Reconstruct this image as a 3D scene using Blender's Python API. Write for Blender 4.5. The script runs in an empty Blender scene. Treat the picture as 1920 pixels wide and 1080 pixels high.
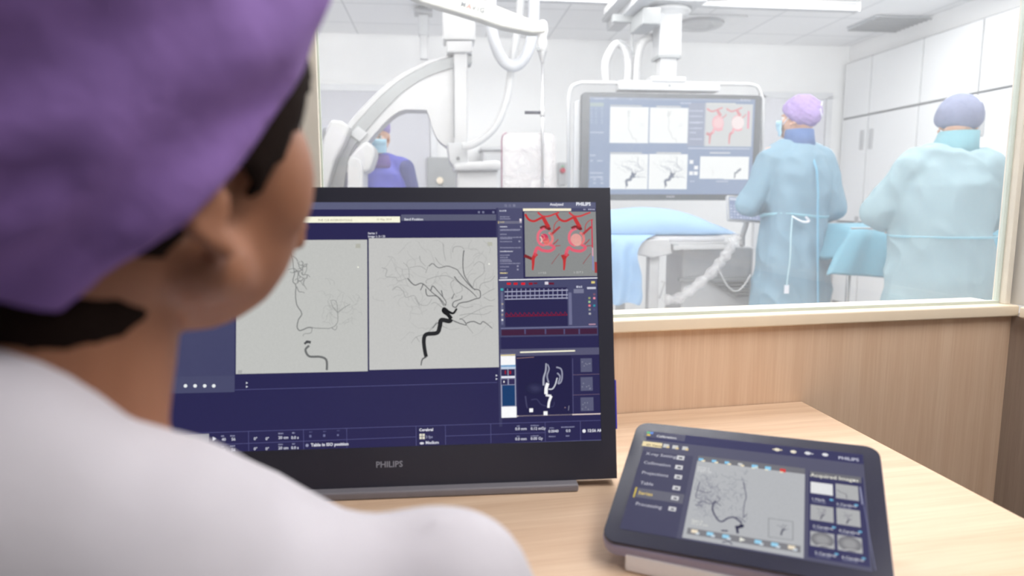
import bpy, bmesh, math, random
from mathutils import Vector, Matrix, Quaternion, noise
random.seed(7)
PI = math.pi
SC = bpy.context.scene
COL = SC.collection

# ------------------------------------------------------------------ camera
F_PX = 1256.0
PITCH = math.radians(7.53)
CAM = Vector((0, 0, 1.16))
cam_data = bpy.data.cameras.new('camera')
cam_data.sensor_width = 36.0
cam_data.lens = F_PX * 36.0 / 1920.0
cam_data.clip_start = 0.02
cam_data.dof.use_dof = True
cam_data.dof.focus_distance = 1.4
cam_data.dof.aperture_fstop = 3.3
cam = bpy.data.objects.new('camera', cam_data)
COL.objects.link(cam)
cam.location = CAM
cam.rotation_euler = (PI / 2 - PITCH, 0, 0)
SC.camera = cam

# ------------------------------------------------------------------ world, exposure
SC.view_settings.view_transform = 'Standard'
SC.view_settings.look = 'None'
SC.view_settings.exposure = 0.0
SC.view_settings.gamma = 1.0
SC.view_settings.use_curve_mapping = False
SC.cycles.use_denoising = True
SC.cycles.max_bounces = 10
SC.cycles.transparent_max_bounces = 24
SC.cycles.sample_clamp_indirect = 6.0
world = bpy.data.worlds.new('world')
SC.world = world
world.use_nodes = True
world.node_tree.nodes['Background'].inputs[0].default_value = (0.9, 0.93, 1.0, 1)
world.node_tree.nodes['Background'].inputs[1].default_value = 0.3

# frames: C = control room (follows the window wall), O = examination room
AZC, AZO = math.radians(11.7), math.radians(6.2)
cx = Vector((math.cos(AZC), math.sin(AZC), 0)); cy = Vector((-math.sin(AZC), math.cos(AZC), 0))
ex = Vector((math.cos(AZO), math.sin(AZO), 0)); ey = Vector((-math.sin(AZO), math.cos(AZO), 0))
UZ = Vector((0, 0, 1))


def Cf(a, b, z): return cx * a + cy * b + UZ * z
def Of(a, b, z): return ex * a + ey * b + UZ * z


# ------------------------------------------------------------------ lamps
def area(name, loc, target, size, power, col=(1, 1, 1), size_y=None):
    d = bpy.data.lights.new(name, 'AREA')
    d.energy = power; d.color = col; d.size = size
    if size_y: d.shape = 'RECTANGLE'; d.size_y = size_y
    o = bpy.data.objects.new(name, d); COL.objects.link(o)
    o.location = loc
    o.rotation_euler = (Vector(target) - Vector(loc)).to_track_quat('-Z', 'Y').to_euler()
    return o


for b_, p_ in ((2.9, 18), (4.7, 28)):
    for a_ in (-0.9, 1.0, 2.9):
        area('theatre_lamp', Of(a_, b_, 2.66), Of(a_, b_, 0), 1.5, p_, (1, 0.99, 0.98), 0.8 if b_ < 4 else 0.5)
wl = area('theatre_wash_fill', Of(0.8, 1.6, 2.3), Of(0.8, 4.0, 3.7), 4.2, 105, (1, 0.99, 0.98), 0.3)  # added wash, hidden above the window, lifts ceiling and far wall
wl.data.spread = math.radians(110)
area('control_room_fill', Cf(0.9, 0.35, 2.35), Cf(0.7, 0.75, 0.7), 0.8, 17, (1, 0.97, 0.94), 0.8)
area('control_room_fill', Cf(0.6, -0.35, 2.46), Cf(0.7, 1.0, 0.6), 0.5, 15, (1, 0.97, 0.95), 0.5)  # added unseen fill behind the camera, brightens surfaces facing it


# ------------------------------------------------------------------ projection helpers
_F = Vector((0, math.cos(PITCH), -math.sin(PITCH))); _U = Vector((0, math.sin(PITCH), math.cos(PITCH))); _R = Vector((1, 0, 0))
def ray(px, py): return _R * ((px - 960) / F_PX) - _U * ((py - 540) / F_PX) + _F
def hit(px, py, n, d):
    """where the line of sight meets the plane n.p = d"""
    r = ray(px, py); return CAM + r * ((d - CAM.dot(n)) / r.dot(n))
def ob(px, py, b): return hit(px, py, ey, b)
def oa(px, py, a): return hit(px, py, ex, a)


# ------------------------------------------------------------------ materials
def lin(c):
    r = []
    for v in c[:3]:
        v = v / 255.0
        r.append(v / 12.92 if v <= 0.04045 else ((v + 0.055) / 1.055) ** 2.4)
    return tuple(r) + (1.0,)


MATS = {}
def mat(name, rgb, rough=0.5, metal=0.0, var=0.03, scale=20.0, bump=0.0, bscale=60.0, spec=0.5, sss=0.0, sheen=0.0, alpha=1.0, trans=0.0):
    if name in MATS: return MATS[name]
    m = bpy.data.materials.new(name); m.use_nodes = True
    nt = m.node_tree; N = nt.nodes; L = nt.links
    p = N['Principled BSDF']
    tc = N.new('ShaderNodeTexCoord'); nz = N.new('ShaderNodeTexNoise')
    nz.inputs['Scale'].default_value = scale; nz.inputs['Detail'].default_value = 4
    L.new(tc.outputs['Object'], nz.inputs['Vector'])
    mx = N.new('ShaderNodeMix'); mx.data_type = 'RGBA'
    c = lin(rgb)
    mx.inputs[6].default_value = tuple(max(0, v * (1 - var * 2)) for v in c[:3]) + (1,)
    mx.inputs[7].default_value = tuple(min(1, v * (1 + var * 2)) for v in c[:3]) + (1,)
    L.new(nz.outputs['Fac'], mx.inputs[0]); L.new(mx.outputs[2], p.inputs['Base Color'])
    p.inputs['Roughness'].default_value = rough; p.inputs['Metallic'].default_value = metal
    p.inputs['Specular IOR Level'].default_value = spec
    if sss: p.inputs['Subsurface Weight'].default_value = sss; p.inputs['Subsurface Radius'].default_value = (0.012, 0.005, 0.003); p.inputs['Subsurface Scale'].default_value = 0.5
    if sheen: p.inputs['Sheen Weight'].default_value = sheen
    if alpha < 1: p.inputs['Alpha'].default_value = alpha
    if trans: p.inputs['Transmission Weight'].default_value = trans
    if bump:
        n2 = N.new('ShaderNodeTexNoise'); n2.inputs['Scale'].default_value = bscale; n2.inputs['Detail'].default_value = 5
        L.new(tc.outputs['Object'], n2.inputs['Vector'])
        b = N.new('ShaderNodeBump'); b.inputs['Strength'].default_value = bump; b.inputs['Distance'].default_value = 0.01
        L.new(n2.outputs['Fac'], b.inputs['Height']); L.new(b.outputs['Normal'], p.inputs['Normal'])
    MATS[name] = m
    return m


def wood(name, c1, c2, axis, rough=0.45, s=1.0):
    """axis: 0 grain along the desk front (x in the rotated frame), 2 grain vertical"""
    m = bpy.data.materials.new(name); m.use_nodes = True
    nt = m.node_tree; N = nt.nodes; L = nt.links; p = N['Principled BSDF']
    tc = N.new('ShaderNodeTexCoord'); rt = N.new('ShaderNodeMapping'); rt.inputs['Rotation'].default_value = (0, 0, -AZC)
    mp = N.new('ShaderNodeMapping')
    mp.inputs['Scale'].default_value = (1.6 * s, 48 * s, 48 * s) if axis == 0 else (48 * s, 48 * s, 1.5 * s)
    L.new(tc.outputs['Object'], rt.inputs['Vector']); L.new(rt.outputs['Vector'], mp.inputs['Vector'])
    n1 = N.new('ShaderNodeTexNoise'); n1.inputs['Scale'].default_value = 1.0; n1.inputs['Detail'].default_value = 5; n1.inputs['Distortion'].default_value = 0.35
    n2 = N.new('ShaderNodeTexNoise'); n2.inputs['Scale'].default_value = 6.0; n2.inputs['Detail'].default_value = 3
    L.new(mp.outputs['Vector'], n1.inputs['Vector']); L.new(mp.outputs['Vector'], n2.inputs['Vector'])
    ad = N.new('ShaderNodeMath'); ad.operation = 'MULTIPLY_ADD'; ad.inputs[1].default_value = 0.55
    L.new(n2.outputs['Fac'], ad.inputs[0]); L.new(n1.outputs['Fac'], ad.inputs[2])
    r = N.new('ShaderNodeValToRGB'); r.color_ramp.elements[0].position = 0.55; r.color_ramp.elements[1].position = 1.0
    r.color_ramp.elements[0].color = lin(c1); r.color_ramp.elements[1].color = lin(c2)
    L.new(ad.outputs[0], r.inputs[0]); L.new(r.outputs[0], p.inputs['Base Color'])
    p.inputs['Roughness'].default_value = rough
    p.inputs['Specular IOR Level'].default_value = 0.35
    return m


def emis_mat():
    m = bpy.data.materials.new('display_picture'); m.use_nodes = True
    nt = m.node_tree; N = nt.nodes; L = nt.links
    for n in list(N): N.remove(n)
    out = N.new('ShaderNodeOutputMaterial'); e = N.new('ShaderNodeEmission'); g = N.new('ShaderNodeBsdfGlossy'); add = N.new('ShaderNodeMixShader')
    at = N.new('ShaderNodeAttribute'); at.attribute_name = 'pic'
    tc = N.new('ShaderNodeTexCoord'); nz = N.new('ShaderNodeTexNoise'); nz.inputs['Scale'].default_value = 420; nz.inputs['Detail'].default_value = 2
    L.new(tc.outputs['Object'], nz.inputs['Vector'])
    mr = N.new('ShaderNodeMapRange'); mr.inputs['To Min'].default_value = 0.93; mr.inputs['To Max'].default_value = 1.07
    L.new(nz.outputs['Fac'], mr.inputs['Value'])
    L.new(at.outputs['Color'], e.inputs['Color']); L.new(mr.outputs['Result'], e.inputs['Strength'])
    g.inputs['Roughness'].default_value = 0.35; g.inputs['Color'].default_value = (0.9, 0.9, 0.9, 1)
    add.inputs[0].default_value = 0.02
    L.new(e.outputs[0], add.inputs[1]); L.new(g.outputs[0], add.inputs[2]); L.new(add.outputs[0], out.inputs['Surface'])
    return m


# ------------------------------------------------------------------ mesh helpers
def V(*a): return Vector(a)
def mk(name, bm, material, parent=None, smooth=False, bevel=0.0, seg=2, kind=None):
    me = bpy.data.meshes.new(name)
    bmesh.ops.recalc_face_normals(bm, faces=bm.faces[:])
    bm.to_mesh(me); bm.free()
    o = bpy.data.objects.new(name, me); COL.objects.link(o)
    if material: me.materials.append(material)
    if smooth:
        for p in me.polygons: p.use_smooth = True
    if bevel:
        b = o.modifiers.new('bevel', 'BEVEL'); b.width = bevel; b.segments = seg; b.limit_method = 'ANGLE'; b.angle_limit = math.radians(35)
        b.harden_normals = False
        for p in me.polygons: p.use_smooth = True
        try:
            w = o.modifiers.new('wn', 'WEIGHTED_NORMAL'); w.keep_sharp = True
        except Exception: pass
    if parent is not None:
        o.parent = parent
        o.matrix_parent_inverse = world_of(parent).inverted()
    if kind: o['kind'] = kind
    return o


def world_of(o):
    m = Matrix.LocRotScale(o.location, o.rotation_euler, o.scale)
    if o.parent: m = world_of(o.parent) @ o.matrix_parent_inverse @ m
    return m


def tag(o, label, cat, group=None):
    o['label'] = label; o['category'] = cat
    if group: o['group'] = group
    return o


def thing(name, label, cat, loc=(0, 0, 0), group=None):
    o = bpy.data.objects.new(name, None); COL.objects.link(o)
    o.empty_display_size = 0.1; o.location = loc
    return tag(o, label, cat, group)


def frame(o, x, y, z=None):
    x = Vector(x).normalized(); y = Vector(y); y = (y - x * x.dot(y)).normalized(); z = x.cross(y)
    m = Matrix((x, y, z)).transposed().to_4x4(); m.translation = Vector(o); return m


def box(bm, c, s, M=None):
    """box centre c, full sizes s, in frame M"""
    M = M or Matrix.Identity(4)
    vs = [bm.verts.new(M @ (Vector(c) + Vector((sx * s[0] / 2, sy * s[1] / 2, sz * s[2] / 2)))) for sx in (-1, 1) for sy in (-1, 1) for sz in (-1, 1)]
    for f in ((0, 1, 3, 2), (4, 6, 7, 5), (0, 4, 5, 1), (2, 3, 7, 6), (0, 2, 6, 4), (1, 5, 7, 3)):
        bm.faces.new([vs[i] for i in f])
    return bm


def boxf(M, c, s): return box(bmesh.new(), c, s, M)
CF = frame((0, 0, 0), cx, cy); OF = frame((0, 0, 0), ex, ey)


def tube(bm, pts, r, seg=12, cap=True, flat=1.0, closed=False):
    pts = [Vector(p) for p in pts]; n = len(pts)
    rs = r if isinstance(r, (list, tuple)) else [r] * n
    t0 = (pts[1] - pts[0]).normalized()
    u = t0.orthogonal().normalized()
    rings = []; prev = t0
    for i, p in enumerate(pts):
        if closed: t = (pts[(i + 1) % n] - pts[i - 1]).normalized()
        else: t = (pts[min(i + 1, n - 1)] - pts[max(i - 1, 0)]).normalized()
        q = prev.rotation_difference(t); u = (q @ u).normalized(); u = (u - t * u.dot(t)).normalized(); prev = t
        w = t.cross(u)
        rings.append([bm.verts.new(p + (u * math.cos(2 * PI * k / seg) + w * math.sin(2 * PI * k / seg) * flat) * rs[i]) for k in range(seg)])
    for i in range(n if closed else n - 1):
        A, B = rings[i], rings[(i + 1) % n]
        for k in range(seg): bm.faces.new((A[k], A[(k + 1) % seg], B[(k + 1) % seg], B[k]))
    if cap and not closed:
        bm.faces.new(rings[0][::-1]); bm.faces.new(rings[-1])
    return bm


def spline(pts, n=8, closed=False):
    pts = [Vector(p) for p in pts]; out = []; N = len(pts)
    rng = N if closed else N - 1
    for i in range(rng):
        if closed: a, b, c, d = pts[i - 1], pts[i], pts[(i + 1) % N], pts[(i + 2) % N]
        else: a, b, c, d = pts[max(i - 1, 0)], pts[i], pts[i + 1], pts[min(i + 2, N - 1)]
        for k in range(n):
            t = k / n
            out.append(0.5 * ((2 * b) + (c - a) * t + (2 * a - 5 * b + 4 * c - d) * t * t + (3 * b - a - 3 * c + d) * t ** 3))
    if not closed: out.append(pts[-1])
    return out


def prism(bm, pts, off):
    a = [bm.verts.new(Vector(p)) for p in pts]; b = [bm.verts.new(Vector(p) + Vector(off)) for p in pts]
    n = len(a)
    bm.faces.new(a); bm.faces.new(b[::-1])
    for i in range(n): bm.faces.new((a[i], b[i], b[(i + 1) % n], a[(i + 1) % n]))
    return bm


def opoly(bm, px, b, depth):
    """outline given at distance b in the examination room, given a real thickness"""
    return prism(bm, [ob(x, y, b) for x, y in px], ey * depth)


def rrect(w, h, r, n=6, cx0=0, cy0=0):
    pts = []
    for sx, sy, a0 in ((1, 1, 0), (-1, 1, 90), (-1, -1, 180), (1, -1, 270)):
        for k in range(n + 1):
            a = math.radians(a0 + 90 * k / n)
            pts.append((cx0 + sx * (w / 2 - r) + r * math.cos(a), cy0 + sy * (h / 2 - r) + r * math.sin(a)))
    return pts


def slab(bm, M, w, h, r, z0, z1, n=6, c=(0, 0)):
    return prism(bm, [M @ Vector((x, y, z0)) for x, y in rrect(w, h, r, n, c[0], c[1])], M.to_3x3() @ Vector((0, 0, z1 - z0)))


def lathe(bm, base, axis, prof, seg=24):
    axis = Vector(axis).normalized(); u = axis.orthogonal().normalized(); w = axis.cross(u); base = Vector(base)
    rings = [[bm.verts.new(base + axis * h + (u * math.cos(2 * PI * k / seg) + w * math.sin(2 * PI * k / seg)) * max(r, 1e-4)) for k in range(seg)] for r, h in prof]
    for A, B in zip(rings, rings[1:]):
        for k in range(seg): bm.faces.new((A[k], A[(k + 1) % seg], B[(k + 1) % seg], B[k]))
    bm.faces.new(rings[0][::-1]); bm.faces.new(rings[-1])
    return bm


def ell(bm, c, r, M=None, seg=24):
    """ellipsoid"""
    M = M or Matrix.Identity(4)
    mt = M @ Matrix.Translation(Vector(c)) @ Matrix.Diagonal((r[0], r[1], r[2], 1))
    bmesh.ops.create_uvsphere(bm, u_segments=seg, v_segments=seg // 2, radius=1.0, matrix=mt)
    return bm


def cap2(bm, p0, r0, p1, r1, M=None, seg=16, flat=1.0):
    """tapered capsule with round ends"""
    M = M or Matrix.Identity(4)
    p0 = M @ Vector(p0); p1 = M @ Vector(p1); d = (p1 - p0)
    L = d.length; t = d / L
    pts = []; rs = []
    for k in range(5):
        a = PI / 2 * (1 - k / 4.0); pts.append(p0 - t * r0 * math.sin(a) * 0.98); rs.append(max(r0 * math.cos(a), r0 * 0.05))
    for k in range(5):
        a = PI / 2 * (k / 4.0); pts.append(p1 + t * r1 * math.sin(a) * 0.98); rs.append(max(r1 * math.cos(a), r1 * 0.05))
    return tube(bm, pts, rs, seg, flat=flat)


def loft(bm, rings):
    """rings: list of lists of points of equal length"""
    R = [[bm.verts.new(Vector(p)) for p in r] for r in rings]; n = len(R[0])
    for A, B in zip(R, R[1:]):
        for k in range(n): bm.faces.new((A[k], A[(k + 1) % n], B[(k + 1) % n], B[k]))
    bm.faces.new(R[0][::-1]); bm.faces.new(R[-1])
    return bm


def blob(name, bm, voxel, material, parent=None, smooth=6, fn=None, sub=False):
    """fuse overlapping closed shapes into one continuous skin"""
    o = mk(name, bm, None)
    r = o.modifiers.new('r', 'REMESH'); r.mode = 'VOXEL'; r.voxel_size = voxel
    s = o.modifiers.new('s', 'SMOOTH'); s.iterations = smooth; s.factor = 0.5
    dg = bpy.context.evaluated_depsgraph_get(); dg.update()
    me = bpy.data.meshes.new_from_object(o.evaluated_get(dg))
    bpy.data.objects.remove(o)
    me.name = name
    if fn:
        me.update(); nm = [v.normal.copy() for v in me.vertices]
        for v, n_ in zip(me.vertices, nm): v.co = fn(v.co.copy(), n_)
    me.materials.clear(); me.materials.append(material)
    for p in me.polygons: p.use_smooth = True
    o = bpy.data.objects.new(name, me); COL.objects.link(o)
    if parent is not None:
        o.parent = parent; o.matrix_parent_inverse = world_of(parent).inverted()
    return o


def folds(amp, fx, fz, z0=-9, z1=9, ridge=0.0):
    def fn(p, n):
        q = Vector((p.x * fx, p.y * fx, p.z * fz))
        d = noise.noise(q) + 0.5 * noise.noise(q * 2.1 + Vector((3, 1, 7)))
        if ridge:
            e = Vector((p.x * 7 + p.z * 4, p.y * 7, p.z * 5))
            d += ridge * (0.5 - abs(noise.noise(e)) * 2)
        w = max(0.0, min(1.0, (p.z - z0) / 0.1)) * max(0.0, min(1.0, (z1 - p.z) / 0.1))
        return p + n * (amp * d * w)
    return fn


# ------------------------------------------------------------------ flat lit displays
_EM = emis_mat()


class Display:
    """a flat display in frame M (x right, y up, z towards the viewer); w x h; content is laid out on its surface"""
    def __init__(s, M, gain=1.0, lift=(0, 0, 0), mix=0.0):
        s.M = M; s.I = M.inverted(); s.n = (M.to_3x3() @ Vector((0, 0, 1))).normalized(); s.d = s.n.dot(M.translation)
        s.bm = bmesh.new(); s.cl = s.bm.loops.layers.float_color.new('pic'); s.layer = 0; s.gain = gain; s.mix = mix; s.to = lift
    def S(s, x, y): q = s.I @ hit(x, y, s.n, s.d); return q.x, q.y
    def up(s, k=1): s.layer += k
    def face(s, pts, c):
        c = tuple(a * (1 - s.mix) + b * s.mix for a, b in zip(c[:3], s.to))
        col = lin(c)
        vs = [s.bm.verts.new(s.M @ Vector((x, y, 0.0002 + s.layer * 0.00008))) for x, y in pts]
        try: f = s.bm.faces.new(vs)
        except ValueError: return
        for l in f.loops: l[s.cl] = tuple(v * s.gain for v in col[:3]) + (1,)
    def uv(s, u0, v0, u1, v1, c): s.face([(u0, v0), (u1, v0), (u1, v1), (u0, v1)], c)
    def rect(s, a, b, c):
        """two opposite corners"""
        u0, v1 = s.S(*a); u1, v0 = s.S(*b); s.uv(min(u0, u1), min(v0, v1), max(u0, u1), max(v0, v1), c)
    def rr(s, xl, xr, yt, yb, c):
        u1, v1 = s.S(xr, yt); _, v0 = s.S(xr, yb); u0, _ = s.S(xl, (yt + yb) / 2); s.uv(u0, v0, u1, v1, c)
    def line(s, a, b, w, c):
        p = s.S(*a); q = s.S(*b); s.strokeuv([p, q], w, c)
    def strokeuv(s, P, w, c):
        P = [Vector(p) for p in P]; n = len(P); L = []; R = []
        for i in range(n):
            t = (P[min(i + 1, n - 1)] - P[max(i - 1, 0)])
            if t.length < 1e-9: t = Vector((1, 0))
            t.normalize(); nn = Vector((-t.y, t.x)); ww = w[i] if isinstance(w, list) else w
            L.append(P[i] + nn * ww / 2); R.append(P[i] - nn * ww / 2)
        for i in range(n - 1): s.face([R[i], R[i + 1], L[i + 1], L[i]], c)
    def stroke(s, pts, w, c, w2=None, n=5, wig=0.0):
        """smooth line through picture points; w in metres"""
        P = [Vector(s.S(*p) + (0,)) for p in pts]
        if len(P) > 2: P = spline(P, n)
        if wig:
            ph = random.random() * 50
            P = [p + Vector((noise.noise(Vector((i * .6, ph, 0))), noise.noise(Vector((i * .6, ph, 9))), 0)) * wig for i, p in enumerate(P)]
        m = len(P); w2 = w if w2 is None else w2
        s.strokeuv([(p.x, p.y) for p in P], [w + (w2 - w) * i / (m - 1) for i in range(m)], c)
    def disc(s, c0, r, c, ry=None, n=16):
        u, v = s.S(*c0); s.face([(u + r * math.cos(2 * PI * k / n), v + (ry or r) * math.sin(2 * PI * k / n)) for k in range(n)], c)
    def tri(s, c0, r, c):
        u, v = s.S(*c0); s.face([(u - r * .7, v - r), (u + r, v), (u - r * .7, v + r)], c)
    def text(s, string, at, h, c, bold=0.0, align='LEFT', wx=1.0):
        for pts in glyphs(string, bold, align):
            u, v = s.S(*at); s.face([(u + x * h * wx, v + y * h) for x, y in pts], c)
    def bars(s, a, w, h, c, n=3):
        """a small run of unreadable characters"""
        u, v = s.S(*a); x = 0
        while x < w:
            l = random.uniform(.5, 1.3) * h; s.uv(u + x, v, u + min(w, x + l), v + h * random.uniform(.75, 1), c); x += l + h * .3
    def done(s, name, parent):
        bmesh.ops.recalc_face_normals(s.bm, faces=[])
        me = bpy.data.meshes.new(name); s.bm.to_mesh(me); s.bm.free()
        me.materials.append(_EM)
        o = bpy.data.objects.new(name, me); COL.objects.link(o); o.parent = parent; o.matrix_parent_inverse = world_of(parent).inverted()
        return o


_G = {}
def glyphs(string, bold=0.0, align='LEFT'):
    k = (string, bold, align)
    if k in _G: return _G[k]
    cu = bpy.data.curves.new('t', 'FONT'); cu.body = string; cu.size = 1.4; cu.offset = bold; cu.align_x = align; cu.resolution_u = 2
    o = bpy.data.objects.new('t', cu); COL.objects.link(o)
    dg = bpy.context.evaluated_depsgraph_get(); dg.update()
    me = bpy.data.meshes.new_from_object(o.evaluated_get(dg))
    res = [[(me.vertices[i].co.x, me.vertices[i].co.y) for i in p.vertices] for p in me.polygons]
    bpy.data.objects.remove(o); bpy.data.curves.remove(cu); bpy.data.meshes.remove(me)
    _G[k] = res
    return res


def textmesh(string, M, h, th, bold=0.0, align='CENTER'):
    bm = bmesh.new()
    for pts in glyphs(string, bold, align):
        prism(bm, [M @ Vector((x * h, y * h, 0)) for x, y in pts], M.to_3x3() @ Vector((0, 0, th)))
    return bm


# ------------------------------------------------------------------ palette
M_white = mat('white_enamel', (190, 190, 191), 0.5)
M_wall = mat('white_paint', (240, 240, 240), 0.8, scale=6, var=0.015)
M_floor = mat('vinyl_floor', (205, 206, 210), 0.35, scale=8)
M_beige = mat('beige_paint', (210, 207, 202), 0.8, var=0.015)
M_cream = mat('cream_lacquer', (243, 228, 205), 0.4, var=0.015)
M_grey = mat('grey_enamel', (150, 152, 153), 0.45)
M_lgrey = mat('light_grey_enamel', (186, 187, 189), 0.45)
M_steel = mat('brushed_steel', (190, 190, 192), 0.3, 0.9)
M_dark = mat('dark_plastic', (44, 46, 60), 0.42, var=0.02)
M_door = mat('lilac_grey_laminate', (196, 196, 203), 0.6, var=0.01)
M_seam = mat('grey_gap', (128, 130, 132), 0.7)
M_wood = wood('oak_laminate_panel', (218, 186, 158), (230, 202, 176), 2)
M_desk = wood('light_oak_desk', (212, 180, 152), (229, 202, 176), 0)

# ================================================================== SETTING: control room
bC = 1.213          # window wall face
aR = 1.386          # right side wall
zS = 0.905          # underside of sill
H = 2.5
struct = lambda name, bm, m, **k: mk(name, bm, m, kind='structure', **k)
struct('floor', boxf(CF, (0.0, -0.45, -0.05), (4.2, 3.5, 0.1)), mat('carpet_tile', (120, 122, 128), 0.9))
struct('ceiling', boxf(CF, (0.0, -0.45, H + 0.05), (4.2, 3.5, 0.1)), M_wall)
bm = bmesh.new()
box(bm, ((-2.0 + aR) / 2, bC + 0.06, zS / 2), (aR + 2.0, 0.12, zS), CF)
struct('wall_front', bm, M_wood)
bG = bC + 0.022
aGl = hit(606, 350, cy, bG).dot(cx)
bm = bmesh.new()
box(bm, ((-2.0 + aGl - .032) / 2, bC + 0.06, (0.93 + H) / 2), (2.0 + aGl - .032, 0.12, H - 0.93), CF)
box(bm, ((-0.12 + aR) / 2, bC + 0.06, (2.1 + H) / 2), (aR + 0.12, 0.12, H - 2.1), CF)
struct('wall_front_upper', bm, M_beige)
bm = bmesh.new(); box(bm, (aR + 0.05, -0.4325, zS / 2), (0.1, 3.335, zS), CF); struct('wall_right_panelling', bm, wood('grey_oak_panel', (164, 148, 136), (182, 166, 154), 2))
bm = bmesh.new(); box(bm, (aR + 0.05, -0.4325, (0.93 + H) / 2), (0.1, 3.335, H - 0.93), CF); struct('wall_right', bm, M_beige)
struct('wall_left', boxf(CF, (-2.05, -0.45, H / 2), (0.1, 3.5, H)), M_beige)
struct('wall_rear', boxf(CF, (-0.3, -2.15, H / 2), (3.6, 0.1, H)), M_beige)
bm = bmesh.new()
box(bm, ((-2.0 + aR) / 2, bC + 0.045, zS + 0.0125), (aR + 2.0, 0.125, 0.025), CF)
struct('trim_1', bm, M_cream, bevel=0.004)
bm = bmesh.new(); box(bm, (aR + 0.03, -0.25, zS + 0.0125), (0.1, 2.86, 0.025), CF)
struct('trim_2', bm, M_cream, bevel=0.004)
bm = bmesh.new(); box(bm, (2.95, bC + 0.08, 1.35), (2.9, 0.1, 2.7), CF); box(bm, (-2.7, bC + 0.08, 1.35), (1.4, 0.1, 2.7), CF); box(bm, (0.3, bC + 0.08, 2.6), (5.0, 0.1, 0.2), CF)
struct('wall_front_theatre', bm, M_wall)
# window: frame + pane
win = bpy.data.objects.new('window_1', None); COL.objects.link(win); win.location = Cf(0.65, bC + 0.06, 0.93); win['kind'] = 'structure'
M_frame = mat('ivory_window_frame', (232, 226, 214), 0.45)
bG = bC + 0.022
aGl = hit(606, 350, cy, bG).dot(cx); aGr = hit(1867, 570, cy, bG).dot(cx)
bm = bmesh.new()
box(bm, (aGl - 0.017, bC + 0.0175, 1.515), (0.03, 0.035, 1.17), CF); box(bm, (aGr + 0.0085, bC + 0.0175, 1.515), (0.013, 0.035, 1.17), CF)
box(bm, ((aGl + aGr) / 2, bC + 0.0175, 2.085), (aGr - aGl + .03, 0.035, 0.03), CF)
mk('window_frame', bm, M_frame, win, bevel=0.002)
bm = bmesh.new(); box(bm, (aGl - .001, bG, 1.5), (0.004, 0.012, 1.14), CF); box(bm, (aGr + .001, bG, 1.5), (0.004, 0.012, 1.14), CF)
box(bm, ((aGl + aGr) / 2, bG, 0.933), (aGr - aGl, 0.012, 0.006), CF)
mk('glazing_bead', bm, mat('pale_green_gasket', (205, 214, 205), 0.5), win)


def glass_mat():
    m = bpy.data.materials.new('window_glass'); m.use_nodes = True
    nt = m.node_tree; N = nt.nodes; L = nt.links
    for n in list(N): N.remove(n)
    out = N.new('ShaderNodeOutputMaterial'); t = N.new('ShaderNodeBsdfTransparent'); t.inputs[0].default_value = (0.97, 0.985, 0.98, 1)
    d = N.new('ShaderNodeBsdfTranslucent'); d.inputs[0].default_value = (0.95, 0.97, 1, 1)  # translucent share puts the milky light veil into the glass itself
    g = N.new('ShaderNodeBsdfGlossy'); g.inputs['Roughness'].default_value = 0.0; g.inputs[0].default_value = (1, 1, 1, 1)
    m1 = N.new('ShaderNodeMixShader'); m1.inputs[0].default_value = 0.13
    m2 = N.new('ShaderNodeMixShader'); lw = N.new('ShaderNodeLayerWeight'); lw.inputs[0].default_value = .5; pw = N.new('ShaderNodeMath'); pw.operation = 'POWER'; pw.inputs[1].default_value = 5; L.new(lw.outputs['Facing'], pw.inputs[0]); fr = N.new('ShaderNodeMath'); fr.operation = 'MULTIPLY_ADD'; fr.inputs[1].default_value = .8; fr.inputs[2].default_value = .05; L.new(pw.outputs[0], fr.inputs[0])
    L.new(t.outputs[0], m1.inputs[1]); L.new(d.outputs[0], m1.inputs[2])
    L.new(fr.outputs[0], m2.inputs[0]); L.new(m1.outputs[0], m2.inputs[1]); L.new(g.outputs[0], m2.inputs[2])
    L.new(m2.outputs[0], out.inputs['Surface'])
    return m


bm = bmesh.new()
bm.faces.new([bm.verts.new(Cf(a, bG, z)) for a, z in ((aGl, 0.934), (aGr, 0.934), (aGr, 2.07), (aGl, 2.07))])
mk('window_pane', bm, glass_mat(), win)

# ================================================================== SETTING: examination room
bF, aOR, hO = 6.65, 4.17, 2.70
b0 = 1.05
struct('floor_theatre', boxf(OF, ((aOR - 3.2) / 2, 4.1, -0.05), (aOR + 3.2, 5.4, 0.1)), M_floor)
struct('wall_back', boxf(OF, ((aOR - 3.2) / 2, bF + 0.05, hO / 2), (aOR + 3.4, 0.1, hO)), M_wall)
struct('wall_back_right', boxf(OF, (aOR + 0.05, 4.1, hO / 2), (0.1, 5.2, hO)), M_wall)
struct('wall_back_left', boxf(OF, (-3.25, 4.1, hO / 2), (0.1, 5.2, hO)), M_wall)


def tile_mat():
    m = bpy.data.materials.new('ceiling_tiles'); m.use_nodes = True
    nt = m.node_tree; N = nt.nodes; L = nt.links; p = N['Principled BSDF']
    tc = N.new('ShaderNodeTexCoord'); mp = N.new('ShaderNodeMapping'); mp.inputs['Rotation'].default_value = (0, 0, -AZO); mp.inputs['Location'].default_value = (0.13, 0.35, 0)
    br = N.new('ShaderNodeTexBrick'); br.offset = 0.0; br.inputs['Scale'].default_value = 1.0
    br.inputs['Brick Width'].default_value = 0.6; br.inputs['Row Height'].default_value = 0.6; br.inputs['Mortar Size'].default_value = 0.007
    br.inputs['Color1'].default_value = lin((246, 246, 247)); br.inputs['Color2'].default_value = lin((242, 242, 243)); br.inputs['Mortar'].default_value = lin((210, 211, 213))
    L.new(tc.outputs['Object'], mp.inputs['Vector']); L.new(mp.outputs['Vector'], br.inputs['Vector']); L.new(br.outputs['Color'], p.inputs['Base Color'])
    p.inputs['Roughness'].default_value = 0.85
    return m


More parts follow.
